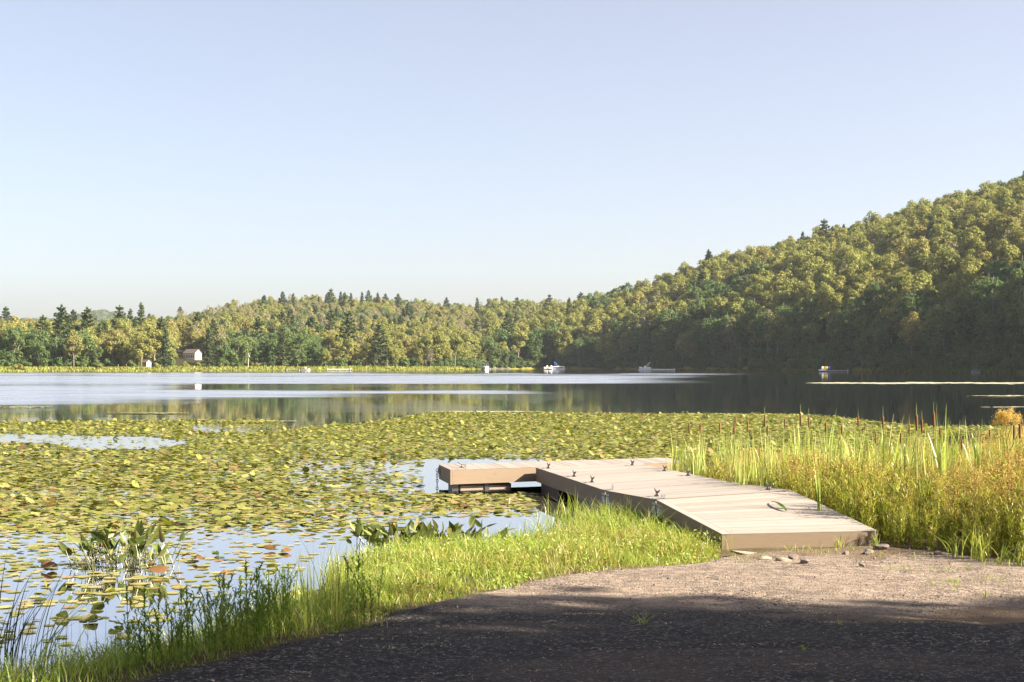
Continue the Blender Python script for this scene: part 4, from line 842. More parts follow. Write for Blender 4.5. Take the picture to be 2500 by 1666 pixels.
for i in cand:
    q = r.random(); kd = 'curled' if q < .06 else 'raised' if q < .06+np.interp(v[i], [1270, 1330, 1420], [.40, .18, .07]) else 'flat'
    ml = PADM[kd]; sz = r.uniform(.045, .078)*(1.15 if kd == 'flat' else .9); o = meshobj('lily_pad', ml[r.integers(len(ml))], None, (X[i], Y[i], {'flat': .006, 'raised': .03, 'curled': .012}[kd]), r.uniform(0, 6.28), sz)
    if kd != 'flat': o.rotation_euler = (r.normal()*.14, r.normal()*.14, r.uniform(0, 6.28))
    tag(o, LABP[kd], 'lily pad', {'flat': 'flat lily pads near the bank', 'raised': 'raised lily pads near the bank', 'curled': 'curled lily pads near the bank'}[kd])
print('near pads', len(cand))
DEAD = leafmat('dead_leaf', [(0, (.25, .13, .045)), (.5, (.34, .20, .075)), (1, (.16, .08, .035))], .3, .05, isl=.2)
for i, (px, py, sc, lab) in enumerate(((388, 1402, .10, 'rust-brown folded leaf rising from the water right of the plant clump'), (546, 1406, .065, 'small tan leaf stub standing alone in open water'), (120, 1392, .11, 'brown drooping leaf left of the pickerelweed clump'), (700, 1350, .06, 'tan curled leaf near the middle of the open water'), (482, 1372, .09, 'yellow-brown crumpled leaf between two open water patches'), (658, 1345, .08, 'dark upright dead leaf on a thin stalk'))):
    v = pad_poly(np.random.default_rng(i), 12, .1, .2); v[:, 2] = .15+(1-np.abs(v[:, 1]))*.75-.12*v[:, 0]**2; v[:, 1] *= .65; jj = np.arange(11)
    o = meshobj('dead_leaf', mkmesh('dead_leaf', v, [np.stack([0*jj, jj+1, jj+2], -1)], [DEAD], smooth_=True), None, P(px, py, 0), i*1.1+.3, sc); tag(o, lab, 'dead leaf')

def dock_d(x, y): return -dpoly(x, y, DOCKFOOT)
# ------------------------------------------------------------------ grass and weeds of the near bank
def GP(x, y, sink=.01): return np.stack([x, y, np.maximum(ground_z(x, y), -.06)-sink], -1)
GR = leafmat('bank_grass', [(0, (0.164, 0.270, 0.037)), (.3, (0.246, 0.340, 0.052)), (.55, (0.321, 0.397, 0.077)), (.8, (0.397, 0.428, 0.120)), (.93, (0.451, 0.428, 0.171)), (1, (0.301, 0.238, 0.102))], .42, .03, isl=1., obj=0, bright=(.75, 1.2))
WL_NEAR = [tuple(P(*q)[:2]) for q in [(800, 1400), (830, 1384), (905, 1366), (1000, 1356), (1100, 1348), (1200, 1340), (1330, 1336), (1390, 1318), (1450, 1292), (1530, 1276), (1640, 1268)]]
BANK = WL_NEAR+[tuple(N0[:2]+[-.02, .5]), tuple(N0[:2]+[-.02, -.1]), tuple(PG(1755, 1372)[:2])]+[tuple(PG(a, b)[:2]) for a, b in reversed(EDGE_PX[5:16])]+[tuple(PG(790, 1470)[:2])]
pts = sample(BANK, 32000); dk = inpoly(pts[:, 0], pts[:, 1], DOCKFOOT); pts = pts[~dk]
den = np.clip(.12+1.3*vnoise(pts[:, 0], pts[:, 1], .42, 51), 0, 1)*smooth(-.02, .25, dpoly(pts[:, 0], pts[:, 1], BANK)+.05); pts = pts[rng.random(len(pts)) < den]
n = len(pts); x, y = pts.T; ed = smooth(.0, .7, -dpoly(x, y, PATH)); nearD = smooth(1.6, .2, np.hypot(x-1.5, y-17.3)/1.6)
h = (.07+.15*ed+.10*vnoise(x, y, .35, 53)*ed+.10*nearD*ed)*rng.uniform(.55, 1.25, n)*np.where(dock_d(x, y) < .35, .6, 1)
v, f = blades(GP(x, y), h, rng.uniform(.004, .009, n), rng.uniform(0, 6.28, n), rng.uniform(.1, .85, n), 3, rng.uniform(0, .25, n))
# leafy seedlings among the grass: small leaves at all heights
m_ = 14000; pp = sample(BANK, m_); pp = pp[~inpoly(pp[:, 0], pp[:, 1], DOCKFOOT)]; pp = pp[rng.random(len(pp)) < smooth(.42, .62, vnoise(pp[:, 0], pp[:, 1], .4, 57))]; cz = GP(pp[:, 0], pp[:, 1]); ed2 = smooth(0, .6, -dpoly(pp[:, 0], pp[:, 1], PATH)); cz[:, 2] += rng.uniform(.01, .22, len(pp))*(.25+.75*ed2)
v2, f2 = cards(cz, rng.normal(size=(len(pp), 3))*.6+[0, 0, .8], rng.uniform(.010, .02, len(pp)), 2.6)
# low cover under the weeds on the left
BANK2 = [tuple(PG(a, b)[:2]) for a, b in EDGE_PX[0:7]]+[tuple(PG(820, 1480)[:2])]+[tuple(P(*q)[:2]) for q in [(740, 1452), (620, 1508), (400, 1590), (150, 1655), (-100, 1700)]]
pq = sample(BANK2, 6500); pq = pq[rng.random(6500) < .35+.8*vnoise(pq[:, 0], pq[:, 1], .3, 59)]; n4 = len(pq); ed4 = smooth(.0, .35, -dpoly(pq[:, 0], pq[:, 1], PATH))
v4, f4 = blades(GP(pq[:, 0], pq[:, 1]), (.04+.16*ed4)*rng.uniform(.5, 1.5, n4), rng.uniform(.004, .009, n4), rng.uniform(0, 6.28, n4), rng.uniform(.2, .9, n4), 3, .1)
# longer arching tufts beside the dock
tc = np.array([P(q[0], q[1], .0)[:2] for q in [(1310, 1315), (1345, 1300), (1390, 1300), (1430, 1285), (1465, 1290), (1500, 1300), (1540, 1285), (1580, 1292), (1620, 1310), (1660, 1320), (1690, 1340), (1735, 1352), (1370, 1330), (1455, 1320), (1560, 1325)]])
ti = rng.integers(0, len(tc), 1100); tp = tc[ti]+rng.normal(size=(1100, 2))*.15; tp = tp[dock_d(tp[:, 0], tp[:, 1]) > .08]; n3 = len(tp)
v3, f3 = blades(GP(tp[:, 0], tp[:, 1]), rng.uniform(.22, .56, n3)*np.interp(tp[:, 1], [15.2, 16.6], [.6, 1]), rng.uniform(.005, .010, n3), rng.uniform(0, 6.28, n3), rng.uniform(.15, .8, n3), 5, rng.uniform(0, .4, n3))
GR2 = leafmat('bank_grass_dry', [(0, (.30, .26, .075)), (.4, (.40, .33, .12)), (.7, (.26, .25, .06)), (.9, (.34, .22, .10)), (1, (.16, .10, .05))], .4, .03, isl=1., obj=0, bright=(.7, 1.2))
drym = (rng.random(len(x)) < smooth(.45, .75, vnoise(x, y, .7, 63))*.5+.06).astype(np.int32)
me = mkmesh('grass', np.concatenate([v, v2, v3, v4]), [f, f2+len(v), f3+len(v)+len(v2), f4+len(v)+len(v2)+len(v3)], [GR, GR2]); mi_ = np.zeros(len(me.polygons), np.int32); mi_[:len(f)] = np.repeat(drym, 3); me.polygons.foreach_set('material_index', mi_); tag(meshobj('grass', me), 'bright yellow-green grass on the low bank between path and water', 'grass', kind='stuff')
# sparse sprigs of grass along the path edge and before the ramp
q_ = [(1775, 1368), (1810, 1380), (1850, 1370), (1990, 1358), (2010, 1362), (2040, 1352), (2100, 1352), (2150, 1365), (2190, 1395), (2330, 1400), (2420, 1390), (2310, 1440), (2345, 1435), (2440, 1425), (2240, 1370), (2480, 1395), (1960, 1350), (1905, 1352), (1100, 1470), (1140, 1466), (1250, 1440), (905, 1535)]
tc = np.array([PG(*q)[:2] for q in q_]); ti = rng.integers(0, len(tc), 420); tp = tc[ti]+rng.normal(size=(420, 2))*np.array([.09, .05]); n3 = len(tp)
v3, f3 = blades(GP(tp[:, 0], tp[:, 1]), rng.uniform(.03, .12, n3), rng.uniform(.004, .007, n3), rng.uniform(0, 6.28, n3), rng.uniform(.2, .9, n3), 3, .1)
tag(meshobj('grass_sprigs', mkmesh('grass_sprigs', v3, [f3], [GR])), 'thin sprigs of grass growing through the sand and gravel', 'grass', kind='stuff')

# narrow-leaved stalks in the shade on the left
WEED = leafmat('stalk_green', [(0, (.14, .24, .035)), (.5, (.19, .28, .045)), (1, (.27, .32, .06))], .5, .04, isl=.25, obj=1)
def weed_mesh(seed, H, nleaf, ll, bushy=0):
    r = np.random.default_rng(seed); st = MB(); lx = r.normal(size=2)*.22*H; pts = np.array([(lx[0]*q**2, lx[1]*q**2, H*q) for q in np.linspace(0, 1, 6)]); st.tube(pts, np.linspace(.004, .0012, 6), 4)
    stems = [pts]
    for b in range(bushy):
        q = r.uniform(.25, .7); a = r.uniform(0, 6.28); L = H*r.uniform(.3, .5); s = np.array([lx[0]*q*q, lx[1]*q*q, H*q]); bp = np.array([s+np.array([math.cos(a)*L*.5*k, math.sin(a)*L*.5*k, L*k*.85]) for k in np.linspace(0, 1, 4)]); st.tube(bp, [.0025, .002, .0015, .001], 3); stems.append(bp)
    B, az, hh, w = [], [], [], []
    for k_, sp_ in enumerate(stems):
        m = nleaf if k_ == 0 else nleaf//3; q = r.uniform(.06, 1, m)**.9; idx = q*(len(sp_)-1); i0 = np.minimum(idx.astype(int), len(sp_)-2); fr_ = (idx-i0)[:, None]; B.append(sp_[i0]*(1-fr_)+sp_[i0+1]*fr_); az.append(np.arange(m)*2.4+r.uniform(0, 6)); hh.append(ll*r.uniform(1.0, 2.0, m)*(1-.6*q)); w.append(ll*.12*np.ones(m))
    B, az, hh, w = [np.concatenate(a) for a in (B, az, hh, w)]; n = len(B)
    v, f = blades(B, hh*.62, w, az, r.uniform(.7, 1.3, n), 3, .15, r); return st.mesh('stem', [WEED]), mkmesh('leaves', v, [f], [WEED])
WM = [weed_mesh(500+i, [.52, .46, .58, .40, .50][i], [40, 34, 46, 30, 30][i], [.085, .08, .09, .09, .075][i], [0, 2, 1, 3, 0][i]) for i in range(5)]
def put_weed(x, y, sc, k, lab, grp, rz=None):
    o = empty('weed_stalk', (x, y, float(np.maximum(ground_z(x, y), -.04))-.01), rng.uniform(0, 6.28) if rz is None else rz, sc); meshobj('stem', WM[k][0], o); meshobj('leaves', WM[k][1], o); return tag(o, lab, 'weed', grp)
WREG = [tuple(PG(*q)[:2]) for q in [(300, 1662), (340, 1625), (450, 1588), (600, 1545), (705, 1520), (720, 1566), (600, 1594), (480, 1624), (380, 1652)]]
WREG2 = [tuple(P(*q)[:2]) for q in [(-40, 1668), (60, 1650), (220, 1640), (330, 1622), (345, 1660), (330, 1690), (-40, 1700)]]
for i, (x, y) in enumerate(sample(WREG, 130)): put_weed(x, y, rng.uniform(.5, .95)*(1 if i % 5 else 1.08), int(rng.integers(5)), 'tall narrow-leaved green weed in the shaded row along the path', 'narrow-leaved weeds along the path')
for i, (x, y) in enumerate(sample(WREG2, 60)): put_weed(x, y, rng.uniform(.3, .55), int(rng.integers(5)), 'low leafy green weed in the bottom left corner', 'low weeds in the bottom left corner')
for q in [(850, 1545), (870, 1540), (888, 1535), (905, 1528), (835, 1552), (920, 1520), (858, 1530), (880, 1522)]: w = PG(*q); put_weed(w[0], w[1]+.05, rng.uniform(.75, .95), int(rng.integers(1, 4)), 'dark feathery weed at the bend of the path edge', 'feathery weeds at the bend')
for q in [(1160, 1430), (1180, 1420), (1210, 1428), (1450, 1380), (1640, 1362), (1660, 1355), (1690, 1362), (1500, 1372)]: w = PG(*q); put_weed(w[0], w[1]+.1, rng.uniform(.4, .55), 3, 'small leafy weed standing in the sunny grass bank', 'leafy weeds in the grass bank')
# reeds and rushes
REED = leafmat('reed_green', [(0, (0.180, 0.255, 0.045)), (.5, (0.285, 0.330, 0.068)), (1, (0.405, 0.390, 0.112))], .4, .04, isl=.6, obj=1)
RUSH = leafmat('rush_dark', [(0, (.03, .055, .02)), (1, (.05, .075, .025))], .1, .06, isl=.4, obj=.5)
def clump(name, pos, nb, h, w, lean, lab, cat, mat_, grp=None, az=None, spread=.05, segs=6, seed=0, droop=.08):
    r = np.random.default_rng(seed+int(abs(pos[0])*1000)); b = np.concatenate([r.normal(size=(nb, 2))*spread, np.zeros((nb, 1))], 1)
    a = r.uniform(0, 6.28, nb) if az is None else r.normal(az, .5, nb)
    v, f = blades(b, r.uniform(h*.55, h, nb), r.uniform(w*.7, w*1.2, nb), a, np.abs(r.normal(lean, lean*.6, nb)), segs, droop*r.random(nb), r)
    return tag(meshobj(name, mkmesh(name, v, [f], [mat_]), None, pos), lab, cat, grp)
for i in range(16):
    u = rng.uniform(695, 850); vv_ = np.interp(u, [700, 860], [1560, 1520])-rng.uniform(0, 75); w = PG(u, vv_); w[2] = max(float(ground_z(w[0], w[1])), -.05)
    clump('reed_clump', w, 8, rng.uniform(.5, .9), .0075, .14, 'tuft of tall sunlit grass at the water edge left of the bank', 'reeds', REED, 'tall grass tufts left of the bank', seed=i, spread=.045)
for i, (u, v_, h_, nb) in enumerate([(10, 1640, 1.0, 11), (40, 1636, .92, 11), (75, 1634, 1.08, 10), (110, 1632, .75, 8)]):
    w = P(u, v_, 0); w[2] = -.05; clump('rush_clump', w, nb, h_, .0095, .38, 'cluster of long dark leaning rushes in the bottom left corner', 'rushes', RUSH, 'leaning rushes in the corner', az=.25, seed=i, spread=.05, segs=8, droop=.05)
for i, u in enumerate([140, 165, 190, 215, 240, 262, 285, 310, 20]):
    w = P(u, 1630-8*(i % 3), 0); w[2] = -.05; clump('rush_clump', w, 4, rng.uniform(.35, .6), .006, .12, 'thin upright dark rushes between the leaning rushes and the weeds', 'rushes', RUSH, 'thin upright rushes', seed=40+i, spread=.05, segs=6)
for i, (u, v_, h_, nb, lab) in enumerate([(1232, 1335, .30, 7, 'small green reed tuft in the shallow water left of the grass'), (1262, 1318, .2, 5, 'short dark reed tuft in open water before the dock'), (1285, 1318, .24, 6, 'reed tuft beside the pink bank of the shallow water'), (1320, 1318, .3, 8, 'reed tuft where the grass bank begins by the water'), (1335, 1248, .36, 7, 'thin reeds standing left of the dark clump by the dock'), (1246, 1235, .28, 4, 'pair of bent reed blades before the T-head'), (1375, 1262, .5, 16, 'left half of the dark reed clump against the dock side'), (1405, 1272, .58, 22, 'big dark reed clump against the shaded dock side'), (1430, 1275, .45, 14, 'right edge of the dark reed clump by the dock'), (1590, 1320, .45, 2, 'single upright blade in front of the dock hinge')]):
    w = P(u, v_, 0); w[2] = max(-.05, float(ground_z(w[0], w[1]))); clump('reed_clump', w, nb, h_, .016 if 6 <= i <= 8 else .010, .25 if i < 9 else .03, lab, 'reeds', REED, seed=60+i, spread=.07 if 6 <= i <= 8 else .03)
# pickerelweed
PICK = leafmat('pickerel_leaf', [(0, (.08, .12, .03)), (.4, (.13, .165, .04)), (.75, (.18, .20, .06)), (.9, (.26, .23, .09)), (1, (.20, .10, .04))], .25, .025, isl=1., obj=0, bright=(.6, 1.25)); STK = leafmat('pickerel_stalk', [(0, (.05, .065, .02)), (1, (.10, .105, .035))], .1, .05, isl=1., obj=0)
def pickerel(pos, wx, wy, n, h, lab, seed):
    r = np.random.default_rng(seed); o = empty('pickerelweed', pos); st = MB(); V, Q = [], []; k = 0
    for i in range(n):
        b = np.array([r.normal()*wx*.36, r.normal()*wy*.4, -.05]); hh = h*r.uniform(.45, 1.0); a = r.uniform(0, 6.28) if r.random() > .3 else (0 if b[0] > 0 else 3.14); le = hh*r.uniform(.05, .55)
        tip = b+np.array([math.cos(a)*le, math.sin(a)*le*.7, hh]); st.tube([b, (b+tip)/2+np.array([0, 0, hh*.08]), tip], [.0045, .004, .003], 4)
        L = r.uniform(.10, .18); wv = L*r.uniform(.19, .29); el = r.uniform(.15, 1.4); ax_ = np.array([math.cos(a)*math.cos(el), math.sin(a)*math.cos(el), math.sin(el)]); sd_ = unit(np.cross(ax_, r.normal(size=3))[None])[0]; up = np.cross(sd_, ax_)
        prof = [(0, .35), (.12, .9), (.3, 1), (.55, .78), (.8, .38), (1, .02)]; mid_ = []; ls = []; rs = []
        for q, w_ in prof:
            c = tip+ax_*L*q-up*L*.12*q*q; mid_.append(c-up*wv*.25*w_); ls.append(c-sd_*wv*w_); rs.append(c+sd_*wv*w_)
        V += ls+mid_+rs
        for j in range(5): Q += [[k+j, k+j+1, k+6+j+1, k+6+j], [k+6+j, k+7+j, k+13+j, k+12+j]]
        k += 18
    st.build('stalks', STK, o); meshobj('leaves', mkmesh('leaves', V, [np.array(Q)], [PICK], smooth_=True), o); return tag(o, lab, 'pickerelweed')
pickerel(P(295, 1385, 0), .62, .5, 95, .36, 'clump of broad pointed leaves standing in the water among lily pads at left', 5)
pickerel(P(385, 1392, 0), .25, .2, 9, .22, 'few yellowing pointed leaves leaning right of the left water plant clump', 6)
pickerel(P(975, 1352, 0), .75, .45, 90, .30, 'left part of the broad-leaved clump at the tip of the bank', 7)
pickerel(P(1095, 1345, 0), .8, .45, 95, .31, 'right part of the broad-leaved clump at the tip of the bank', 8)

# ------------------------------------------------------------------ marsh right of the dock
MARSH = [tuple(N1[:2]+[.12, .05]), tuple(J2R[:2]+[.12, 0]), tuple(J1R[:2]+[.1, 0]), (2.45, 23.2), (2.7, 24.2), (3.7, 24.6), (3.9, 26.0), (6, 26.5), (11, 26.5), (14, 24)]+[tuple(q) for q in MARSH_FRONT[::-1]]
MG = leafmat('marsh_leaf', [(0, (0.216, 0.288, 0.036)), (.4, (0.324, 0.372, 0.054)), (.7, (0.432, 0.432, 0.084)), (1, (0.528, 0.432, 0.120))], .4, .03, isl=.7, obj=1, bright=(.65, 1.25))
MO = leafmat('rusty_seed', [(0, (0.483, 0.287, 0.103)), (.4, (0.632, 0.437, 0.172)), (.75, (0.575, 0.437, 0.149)), (1, (0.380, 0.207, 0.081))], .3, 0, isl=.6, obj=1, bright=(.6, 1.3)); MS = leafmat('marsh_stem', [(0, (.16, .14, .05)), (1, (.24, .17, .07))], .1, 0, isl=.6)
def marsh_mesh(seed, H, nb, seeds, leaves):
    r = np.random.default_rng(seed); st = MB(); C = []; LB = []
    for i in range(nb):
        a = r.uniform(0, 6.28); sp_ = H*r.uniform(.05, .22); hh = H*r.uniform(.75, 1.05); b = np.append(r.normal(size=2)*.04, -.05); tip = np.array([math.cos(a)*sp_, math.sin(a)*sp_, hh]); p_ = [b, b*.5+tip*.5+[0, 0, hh*.05], tip]; st.tube(p_, [.0035, .003, .0015], 3)
        nt = 7
        for j in range(nt):
            q = .45+.55*(j+1)/nt; s = b*(1-q)+tip*q; d = unit(r.normal(size=3)[None])[0]; d[2] = abs(d[2])+.3; e_ = s+d*H*r.uniform(.05, .12); st.tube([s, e_], [.0015, .001], 3)
            C.append(e_+r.normal(size=(seeds, 3))*[.022, .022, .026]); C.append(s+r.normal(size=(seeds//3+1, 3))*.02)
        q = r.uniform(.05, .85, (leaves, 1)); LB.append(b*(1-q)+tip*q)
    LB = np.concatenate(LB); n = len(LB); v, f = blades(LB, r.uniform(.07, .16, n)*H/.8, r.uniform(.007, .014, n), r.uniform(0, 6.28, n), r.uniform(.4, 1.2, n), 2, .1, r); mb = MB(); mb.v += st.v; mb.f += st.f; mb.m += [0]*len(st.f); mb.n += st.n; mb.add(v, f, 1)
    if seeds: C = np.concatenate(C); v, f = cards(C, r.normal(size=(len(C), 3)), r.uniform(.007, .015, len(C)), 1.3, r); mb.add(v, f, 2)
    return mb.mesh('marsh_weed', [MS, MG, MO])
mps = [bpy.data.objects.new('marsh_kind_%d' % i, marsh_mesh(700+i, .8, 4, [10, 7, 13, 3, 0, 0, 2][i], [16, 26, 8, 34, 46, 60, 40][i])) for i in range(7)]
pts = sample(MARSH, 2700); x, y = pts.T; uu_, vv_ = PX(x, y, 0*x); dfr = dpoly(x, y, MARSH); k = (uu_ < 2680) & (uu_ > 1500); x, y, uu_, dfr = x[k], y[k], uu_[k], dfr[k]
fro = np.hypot(0*x, np.maximum(0, y-np.interp(x, [q[0] for q in MARSH_FRONT], [q[1] for q in MARSH_FRONT]))); hgt_ = np.interp(fro, [0, .6, 2, 5, 8], [.34, .5, .56, .56, .56])*np.interp(uu_, [1700, 2000, 2350, 2500], [.84, .96, 1.2, 1.6])*rng.uniform(.75, 1.12, len(x))*np.where((dock_d(x, y) < .75) & (y > 15.9) & (y < 22), 1.45, 1.)
thin = np.where((uu_ < 1800) & (y > 21.5), .45, 1.)*np.where((x < 3.3) & (y > 23.5), .0, 1); og = np.interp(fro, [0, 1, 3, 7], [.01, .10, .24, .34])*np.where(uu_ > 2300, 1.25, .95); ko = rng.random(len(x)) < og*(.5+vnoise(x, y, .8, 61))
ix = np.where(ko, rng.choice([0, 1, 2, 3], len(x), p=[.34, .24, .28, .14]), rng.choice([3, 4, 5, 6], len(x), p=[.15, .35, .3, .2])); kk = rng.random(len(x)) < thin
x, y, hgt_, ix = x[kk], y[kk], hgt_[kk], ix[kk]
scatter('marsh_weeds', np.stack([x, y, np.maximum(ground_z(x, y), -.05)], -1), rng.uniform(0, 6.28, len(x)), hgt_/.8, ix, mps, 'thick marsh weeds, green at the foot and rusty orange on top', 'marsh weeds'); print('marsh', len(x))
CT = leafmat('cattail_leaf', [(0, (0.203, 0.288, 0.059)), (.5, (0.320, 0.389, 0.093)), (.85, (0.456, 0.472, 0.169)), (1, (0.574, 0.472, 0.220))], .4, .05, isl=.6, obj=1, bright=(.75, 1.2)); HEAD = plain('brown_cattail_head', (.15, .068, .03), .9, scale=30, var=.25); CST = plain('cattail_stem', (.22, .23, .07), .7, scale=10)
def cat_leaves(seed, nb, H):
    r = np.random.default_rng(seed); v, f = blades(np.concatenate([r.normal(size=(nb, 2))*.03, -.1*np.ones((nb, 1))], 1), r.uniform(.6, 1.0, nb)*H, r.uniform(.017, .032, nb), r.uniform(0, 6.28, nb), np.abs(r.normal(.1, .09, nb)), 7, np.where(r.random(nb) < .15, .25, .02), r); return mkmesh('leaves', v, [f], [CT])
CL = [cat_leaves(800+i, [8, 10, 7, 9, 11, 6][i], 1.2) for i in range(6)]
m = MB(); m.tube([(0, 0, -.1), (.01, 0, .5), (0, 0, .86)], [.005, .0045, .004], 5); m.tube([(0, 0, .995), (0, 0, 1.10)], [.003, .0012], 4); CSTM = m.mesh('stem', [CST]); m = MB(); m.tube([(0, 0, .845), (0, 0, .86), (0, 0, .90), (0, 0, .97), (0, 0, .992), (0, 0, 1.0)], [.004, .0105, .0125, .0125, .0105, .004], 8); CHD = m.mesh('flower_head', [HEAD], True)
heads = [(230, 250), (285, 270), (405, 265), (495, 245), (510, 220), (592, 257), (703, 255), (712, 250), (822, 255), (930, 225), (978, 240), (1102, 235), (1190, 245), (1293, 235), (1405, 300), (1458, 235), (1560, 290), (1620, 250), (1672, 260), (1702, 215), (1780, 245), (1828, 290), (2062, 315), (2288, 300), (2330, 260), (1955, 345), (2120, 330)]
for i, (a, b_) in enumerate(heads):
    u, v_ = 1600+a/2.614, 940+b_/2.614; Y = rng.uniform(21, 24.3) if u < 2100 else rng.uniform(18.5, 22.5); X = (u-CX)/F*Y
    if u < 1800: Y = rng.uniform(22.3, 23.6); X = (u-CX)/F*Y
    zt = EYE+(HY-v_-rng.uniform(-14, 16))/F*Y; o = empty('cattail', (X, Y, -.02), rng.uniform(0, 6.28), (zt+.02)/.94); o.rotation_euler[0] = rng.normal()*.025
    meshobj('stem', CSTM, o); meshobj('flower_head', CHD, o); s_ = (.72+.3*rng.random()); meshobj('leaves', CL[i % 6], o, sc=s_)
    pos_ = 'above the T-head end of the dock' if u < 1740 else 'in the thin stand behind the walkway' if u < 1930 else 'in the tall stand against the dark water' if u < 2330 else 'among the rusty weeds at the right edge'
    tag(o, f'cattail with a brown spike {pos_}', 'cattail', f'spiked cattails {pos_}')
def put_cat(u, v_top, Y, k, lab, grp, h=None):
    X = (u-CX)/F*Y; zt = EYE+(HY-v_top)/F*Y if h is None else h; z0 = max(-.03, float(ground_z(X, Y))); o = empty('cattail', (X, Y, z0), rng.uniform(0, 6.28), (zt-z0)/1.12); meshobj('leaves', CL[k], o); return tag(o, lab, 'cattail', grp)
for i in range(46): u = rng.uniform(1636, 1790); put_cat(u, rng.uniform(1020, 1085), rng.uniform(22.2, 23.9), int(rng.integers(6)), 'bright green leafy cattail in the stand beside the T-head', 'leafy cattails beside the T-head')
for i in range(150): u = rng.uniform(1780, 2500); put_cat(u, rng.uniform(1012, 1080) if u < 1930 else rng.uniform(985, 1065), rng.uniform(18.5, 24), int(rng.integers(6)), 'leafy cattail without a spike rising from the rusty marsh weeds', 'leafy cattails in the marsh')
for u, v_, Y, lab in [(1953, 978, 21.5, 'tall cattail fan leaning left against the dark water'), (2014, 972, 21, 'tall leafy cattail second from the left against the dark water'), (2167, 977, 20, 'tall pale-tipped cattail in the middle of the marsh'), (2215, 995, 20, 'tall cattail with one bent leaf in the middle of the marsh'), (2310, 948, 19, 'tallest cattail with a long arching leaf'), (2285, 965, 19.4, 'tall cattail just left of the tallest one'), (2385, 1010, 19, 'paired cattail blades right of the tallest cattail')]:
    put_cat(u, v_, Y, int(rng.integers(6)), lab, None)
for i in range(110):
    u = rng.uniform(1830, 2600); Y = rng.uniform(16.2, 23.5); x_ = (u-CX)/F*Y
    if inpoly(np.array([x_]), np.array([Y]), MARSH)[0]: put_cat(u, 0, Y, int(rng.integers(6)), 'broad green and straw blades growing low among the marsh weeds', 'low broad-bladed cattails in the marsh', h=rng.uniform(.6, 1.0))
q = on(RA, 2000, 1248); o = empty('cattail', q, 1., .62); meshobj('leaves', CL[3], o); tag(o, 'green cattail tuft growing up through the edge of the ramp deck', 'cattail')
put_cat(2062, 1150, 16.6, 0, 'cattail close behind the right edge of the ramp', None); put_cat(1945, 1165, 17.9, 2, 'short cattail by the right edge of the hinged deck', None)
for i, (u, v_) in enumerate([(2400, 1382), (2330, 1372), (2450, 1388), (2380, 1376), (2140, 1350), (2490, 1392), (2050, 1342)]):
    w = PG(u, v_); w[2] = float(ground_z(w[0], w[1])); clump('grass_clump', w, 14, [.42, .36, .3, .42, .3, .34, .2][i], .011, .45, ['broad-bladed grass clump arching over the sand at the marsh foot', 'grass clump with drooping blades at the marsh foot left of the arching clump', 'low spreading grass clump near the right picture edge', 'upright grass clump between two spreading clumps', 'thin grass clump beside the right ramp corner', 'grass clump cut by the right picture edge', 'little grass plant in front of the shadowed ramp face'][i], 'grass clump', REED, seed=90+i, spread=.03)
# rusty shrub on the right
r = np.random.default_rng(5); C = []
for i in range(34): d = unit(r.normal(size=(1, 3)))[0]; d[2] = abs(d[2])*1.1-.1; C.append(d*[.22, .2, .24]*r.uniform(.5, 1.05)+r.normal(size=(70, 3))*[.035, .035, .035])
C = np.concatenate(C); v, f = cards(C, r.normal(size=(len(C), 3)), r.uniform(.012, .022, len(C)), 1.3, r); Ysh = 20.5; zc = EYE+(HY-1032)/F*Ysh
o = empty('shrub', ((2458-CX)/F*Ysh, Ysh, 0)); meshobj('crown', mkmesh('crown', v, [f], [MO]), o, (0, 0, zc), 0, .8); m = MB()
for i in range(5): m.tube([(0, 0, -.05), (r.normal()*.05, r.normal()*.05, zc*.6), (r.normal()*.12, r.normal()*.1, zc+.05)], [.008, .006, .003], 5)
m.build('stems', MS, o); tag(o, 'rounded rusty-orange shrub rising above the marsh weeds at right', 'shrub')
# small things on the path
ST = leafmat('straw', [(0, (.42, .36, .25)), (1, (.6, .54, .42))], .1, 0, isl=1., obj=0)
cc = np.array([PG(*q)[:2] for q in [(1230, 1500), (1400, 1515), (1450, 1513), (1090, 1540), (900, 1578), (960, 1600), (1140, 1665), (1310, 1650), (1735, 1488), (1950, 1500), (2015, 1508), (2035, 1535), (2250, 1533), (2370, 1520), (2410, 1580), (1960, 1640), (1850, 1590), (820, 1565), (1050, 1590), (1180, 1570), (720, 1655), (640, 1625), (1760, 1590), (1010, 1560), (2240, 1536)]])
ci_ = rng.integers(0, len(cc), 620); tp = cc[ci_]+rng.normal(size=(620, 2))*np.array([.06, .022]); zz = ground_z(tp[:, 0], tp[:, 1])
v, f = cards(np.column_stack([tp, zz+.006]), np.tile([0, 0, 1.], (620, 1))+rng.normal(size=(620, 3))*.15, rng.uniform(.002, .006, 620), 7.); tag(meshobj('straw', mkmesh('straw', v, [f], [ST])), 'wisps of pale dry straw scattered on the dark path', 'straw', kind='stuff')
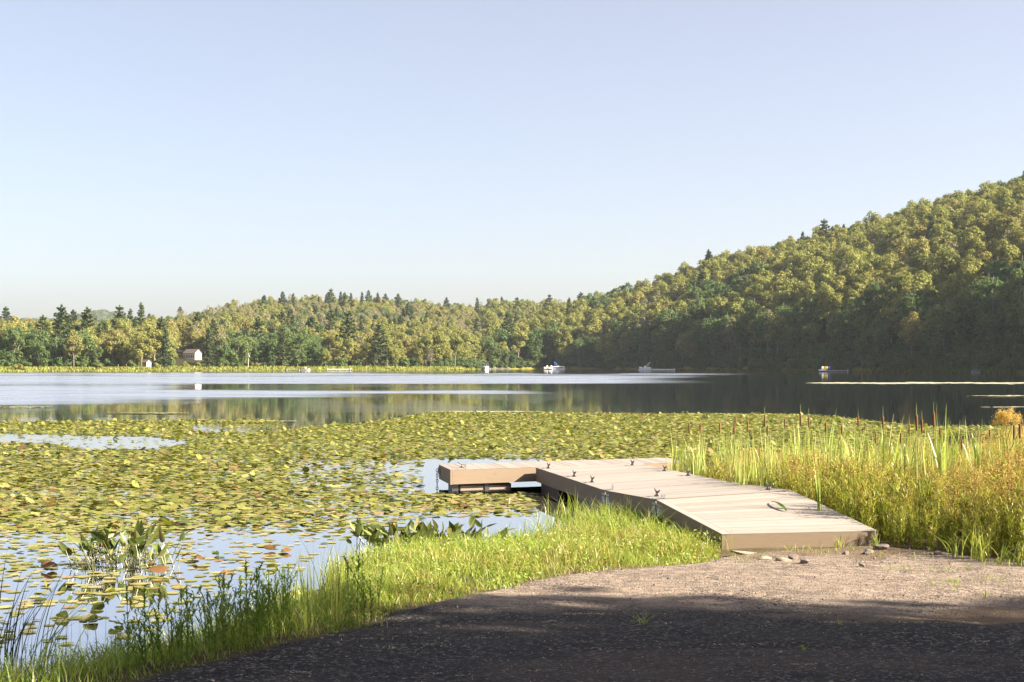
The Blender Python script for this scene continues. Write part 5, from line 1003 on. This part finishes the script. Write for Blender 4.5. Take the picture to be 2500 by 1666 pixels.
nP = 9000; px_ = sample([(-3, 7.2), (6, 7.2), (6.5, 15), (-.2, 15)], nP); k = dpoly(px_[:, 0], px_[:, 1], PATH) > .03; px_ = px_[k]; n = len(px_); zz = ground_z(px_[:, 0], px_[:, 1]); s = rng.uniform(.002, .007, n)*(1+1.2*(rng.random(n) < .04))
oc = np.array([[1, 0, 0], [0, 1, 0], [-1, 0, 0], [0, -1, 0], [0, 0, .8], [0, 0, -.8]])*1.; of = np.array([[0, 1, 4], [1, 2, 4], [2, 3, 4], [3, 0, 4], [1, 0, 5], [2, 1, 5], [3, 2, 5], [0, 3, 5]])
V = (oc[None]*rng.uniform(.6, 1.3, (n, 6, 1)))*s[:, None, None]+np.column_stack([px_, zz+s*.3])[:, None]
t = NT('gravel_stone'); ri = t.n('ShaderNodeNewGeometry').outputs['Random Per Island']; GVM = t.surf(t.principled(t.ramp(ri, [(0, (.05, .048, .05)), (.5, (.16, .14, .125)), (.85, (.28, .24, .2)), (1, (.5, .44, .38))]), .9, None, .2))
tag(meshobj('gravel', mkmesh('gravel', V.reshape(-1, 3), [(np.arange(n)[:, None, None]*6+of[None]).reshape(-1, 3)], [GVM])), 'loose gravel lying over the path', 'gravel', kind='stuff')
for i, (u, v_, h_, lab) in enumerate([(1962, 1602, .07, 'tiny pale grass sprout alone on the dark path'), (2050, 1540, .06, 'small green sprout on the path right of the middle'), (1560, 1535, .16, 'flattened green grass tuft on the shaded path'), (2335, 1455, .10, 'sprig of grass on the sand near the right edge'), (2405, 1470, .11, 'thin sprig on the shade border near the right edge'), (1115, 1480, .08, 'dark twiggy sprout on the path edge')]):
    w = PG(u, v_); w[2] = float(ground_z(w[0], w[1])); clump('grass_sprout', w, 9 if i == 2 else 6, h_, .006, 1.1 if i == 2 else .5, lab, 'grass sprout', REED, seed=120+i, spread=.05 if i == 2 else .008)
m = MB(); a_, b_ = PG(1313, 1534), PG(1377, 1523); m.tube([a_+[0, 0, .03], (a_+b_)/2+[0, 0, .035], b_+[0, 0, .03]], [.004, .0035, .002], 5); tag(m.build('twig', plain('grey_twig', (.32, .27, .22), .9)), 'thin dry twig lying on the shaded path', 'twig')
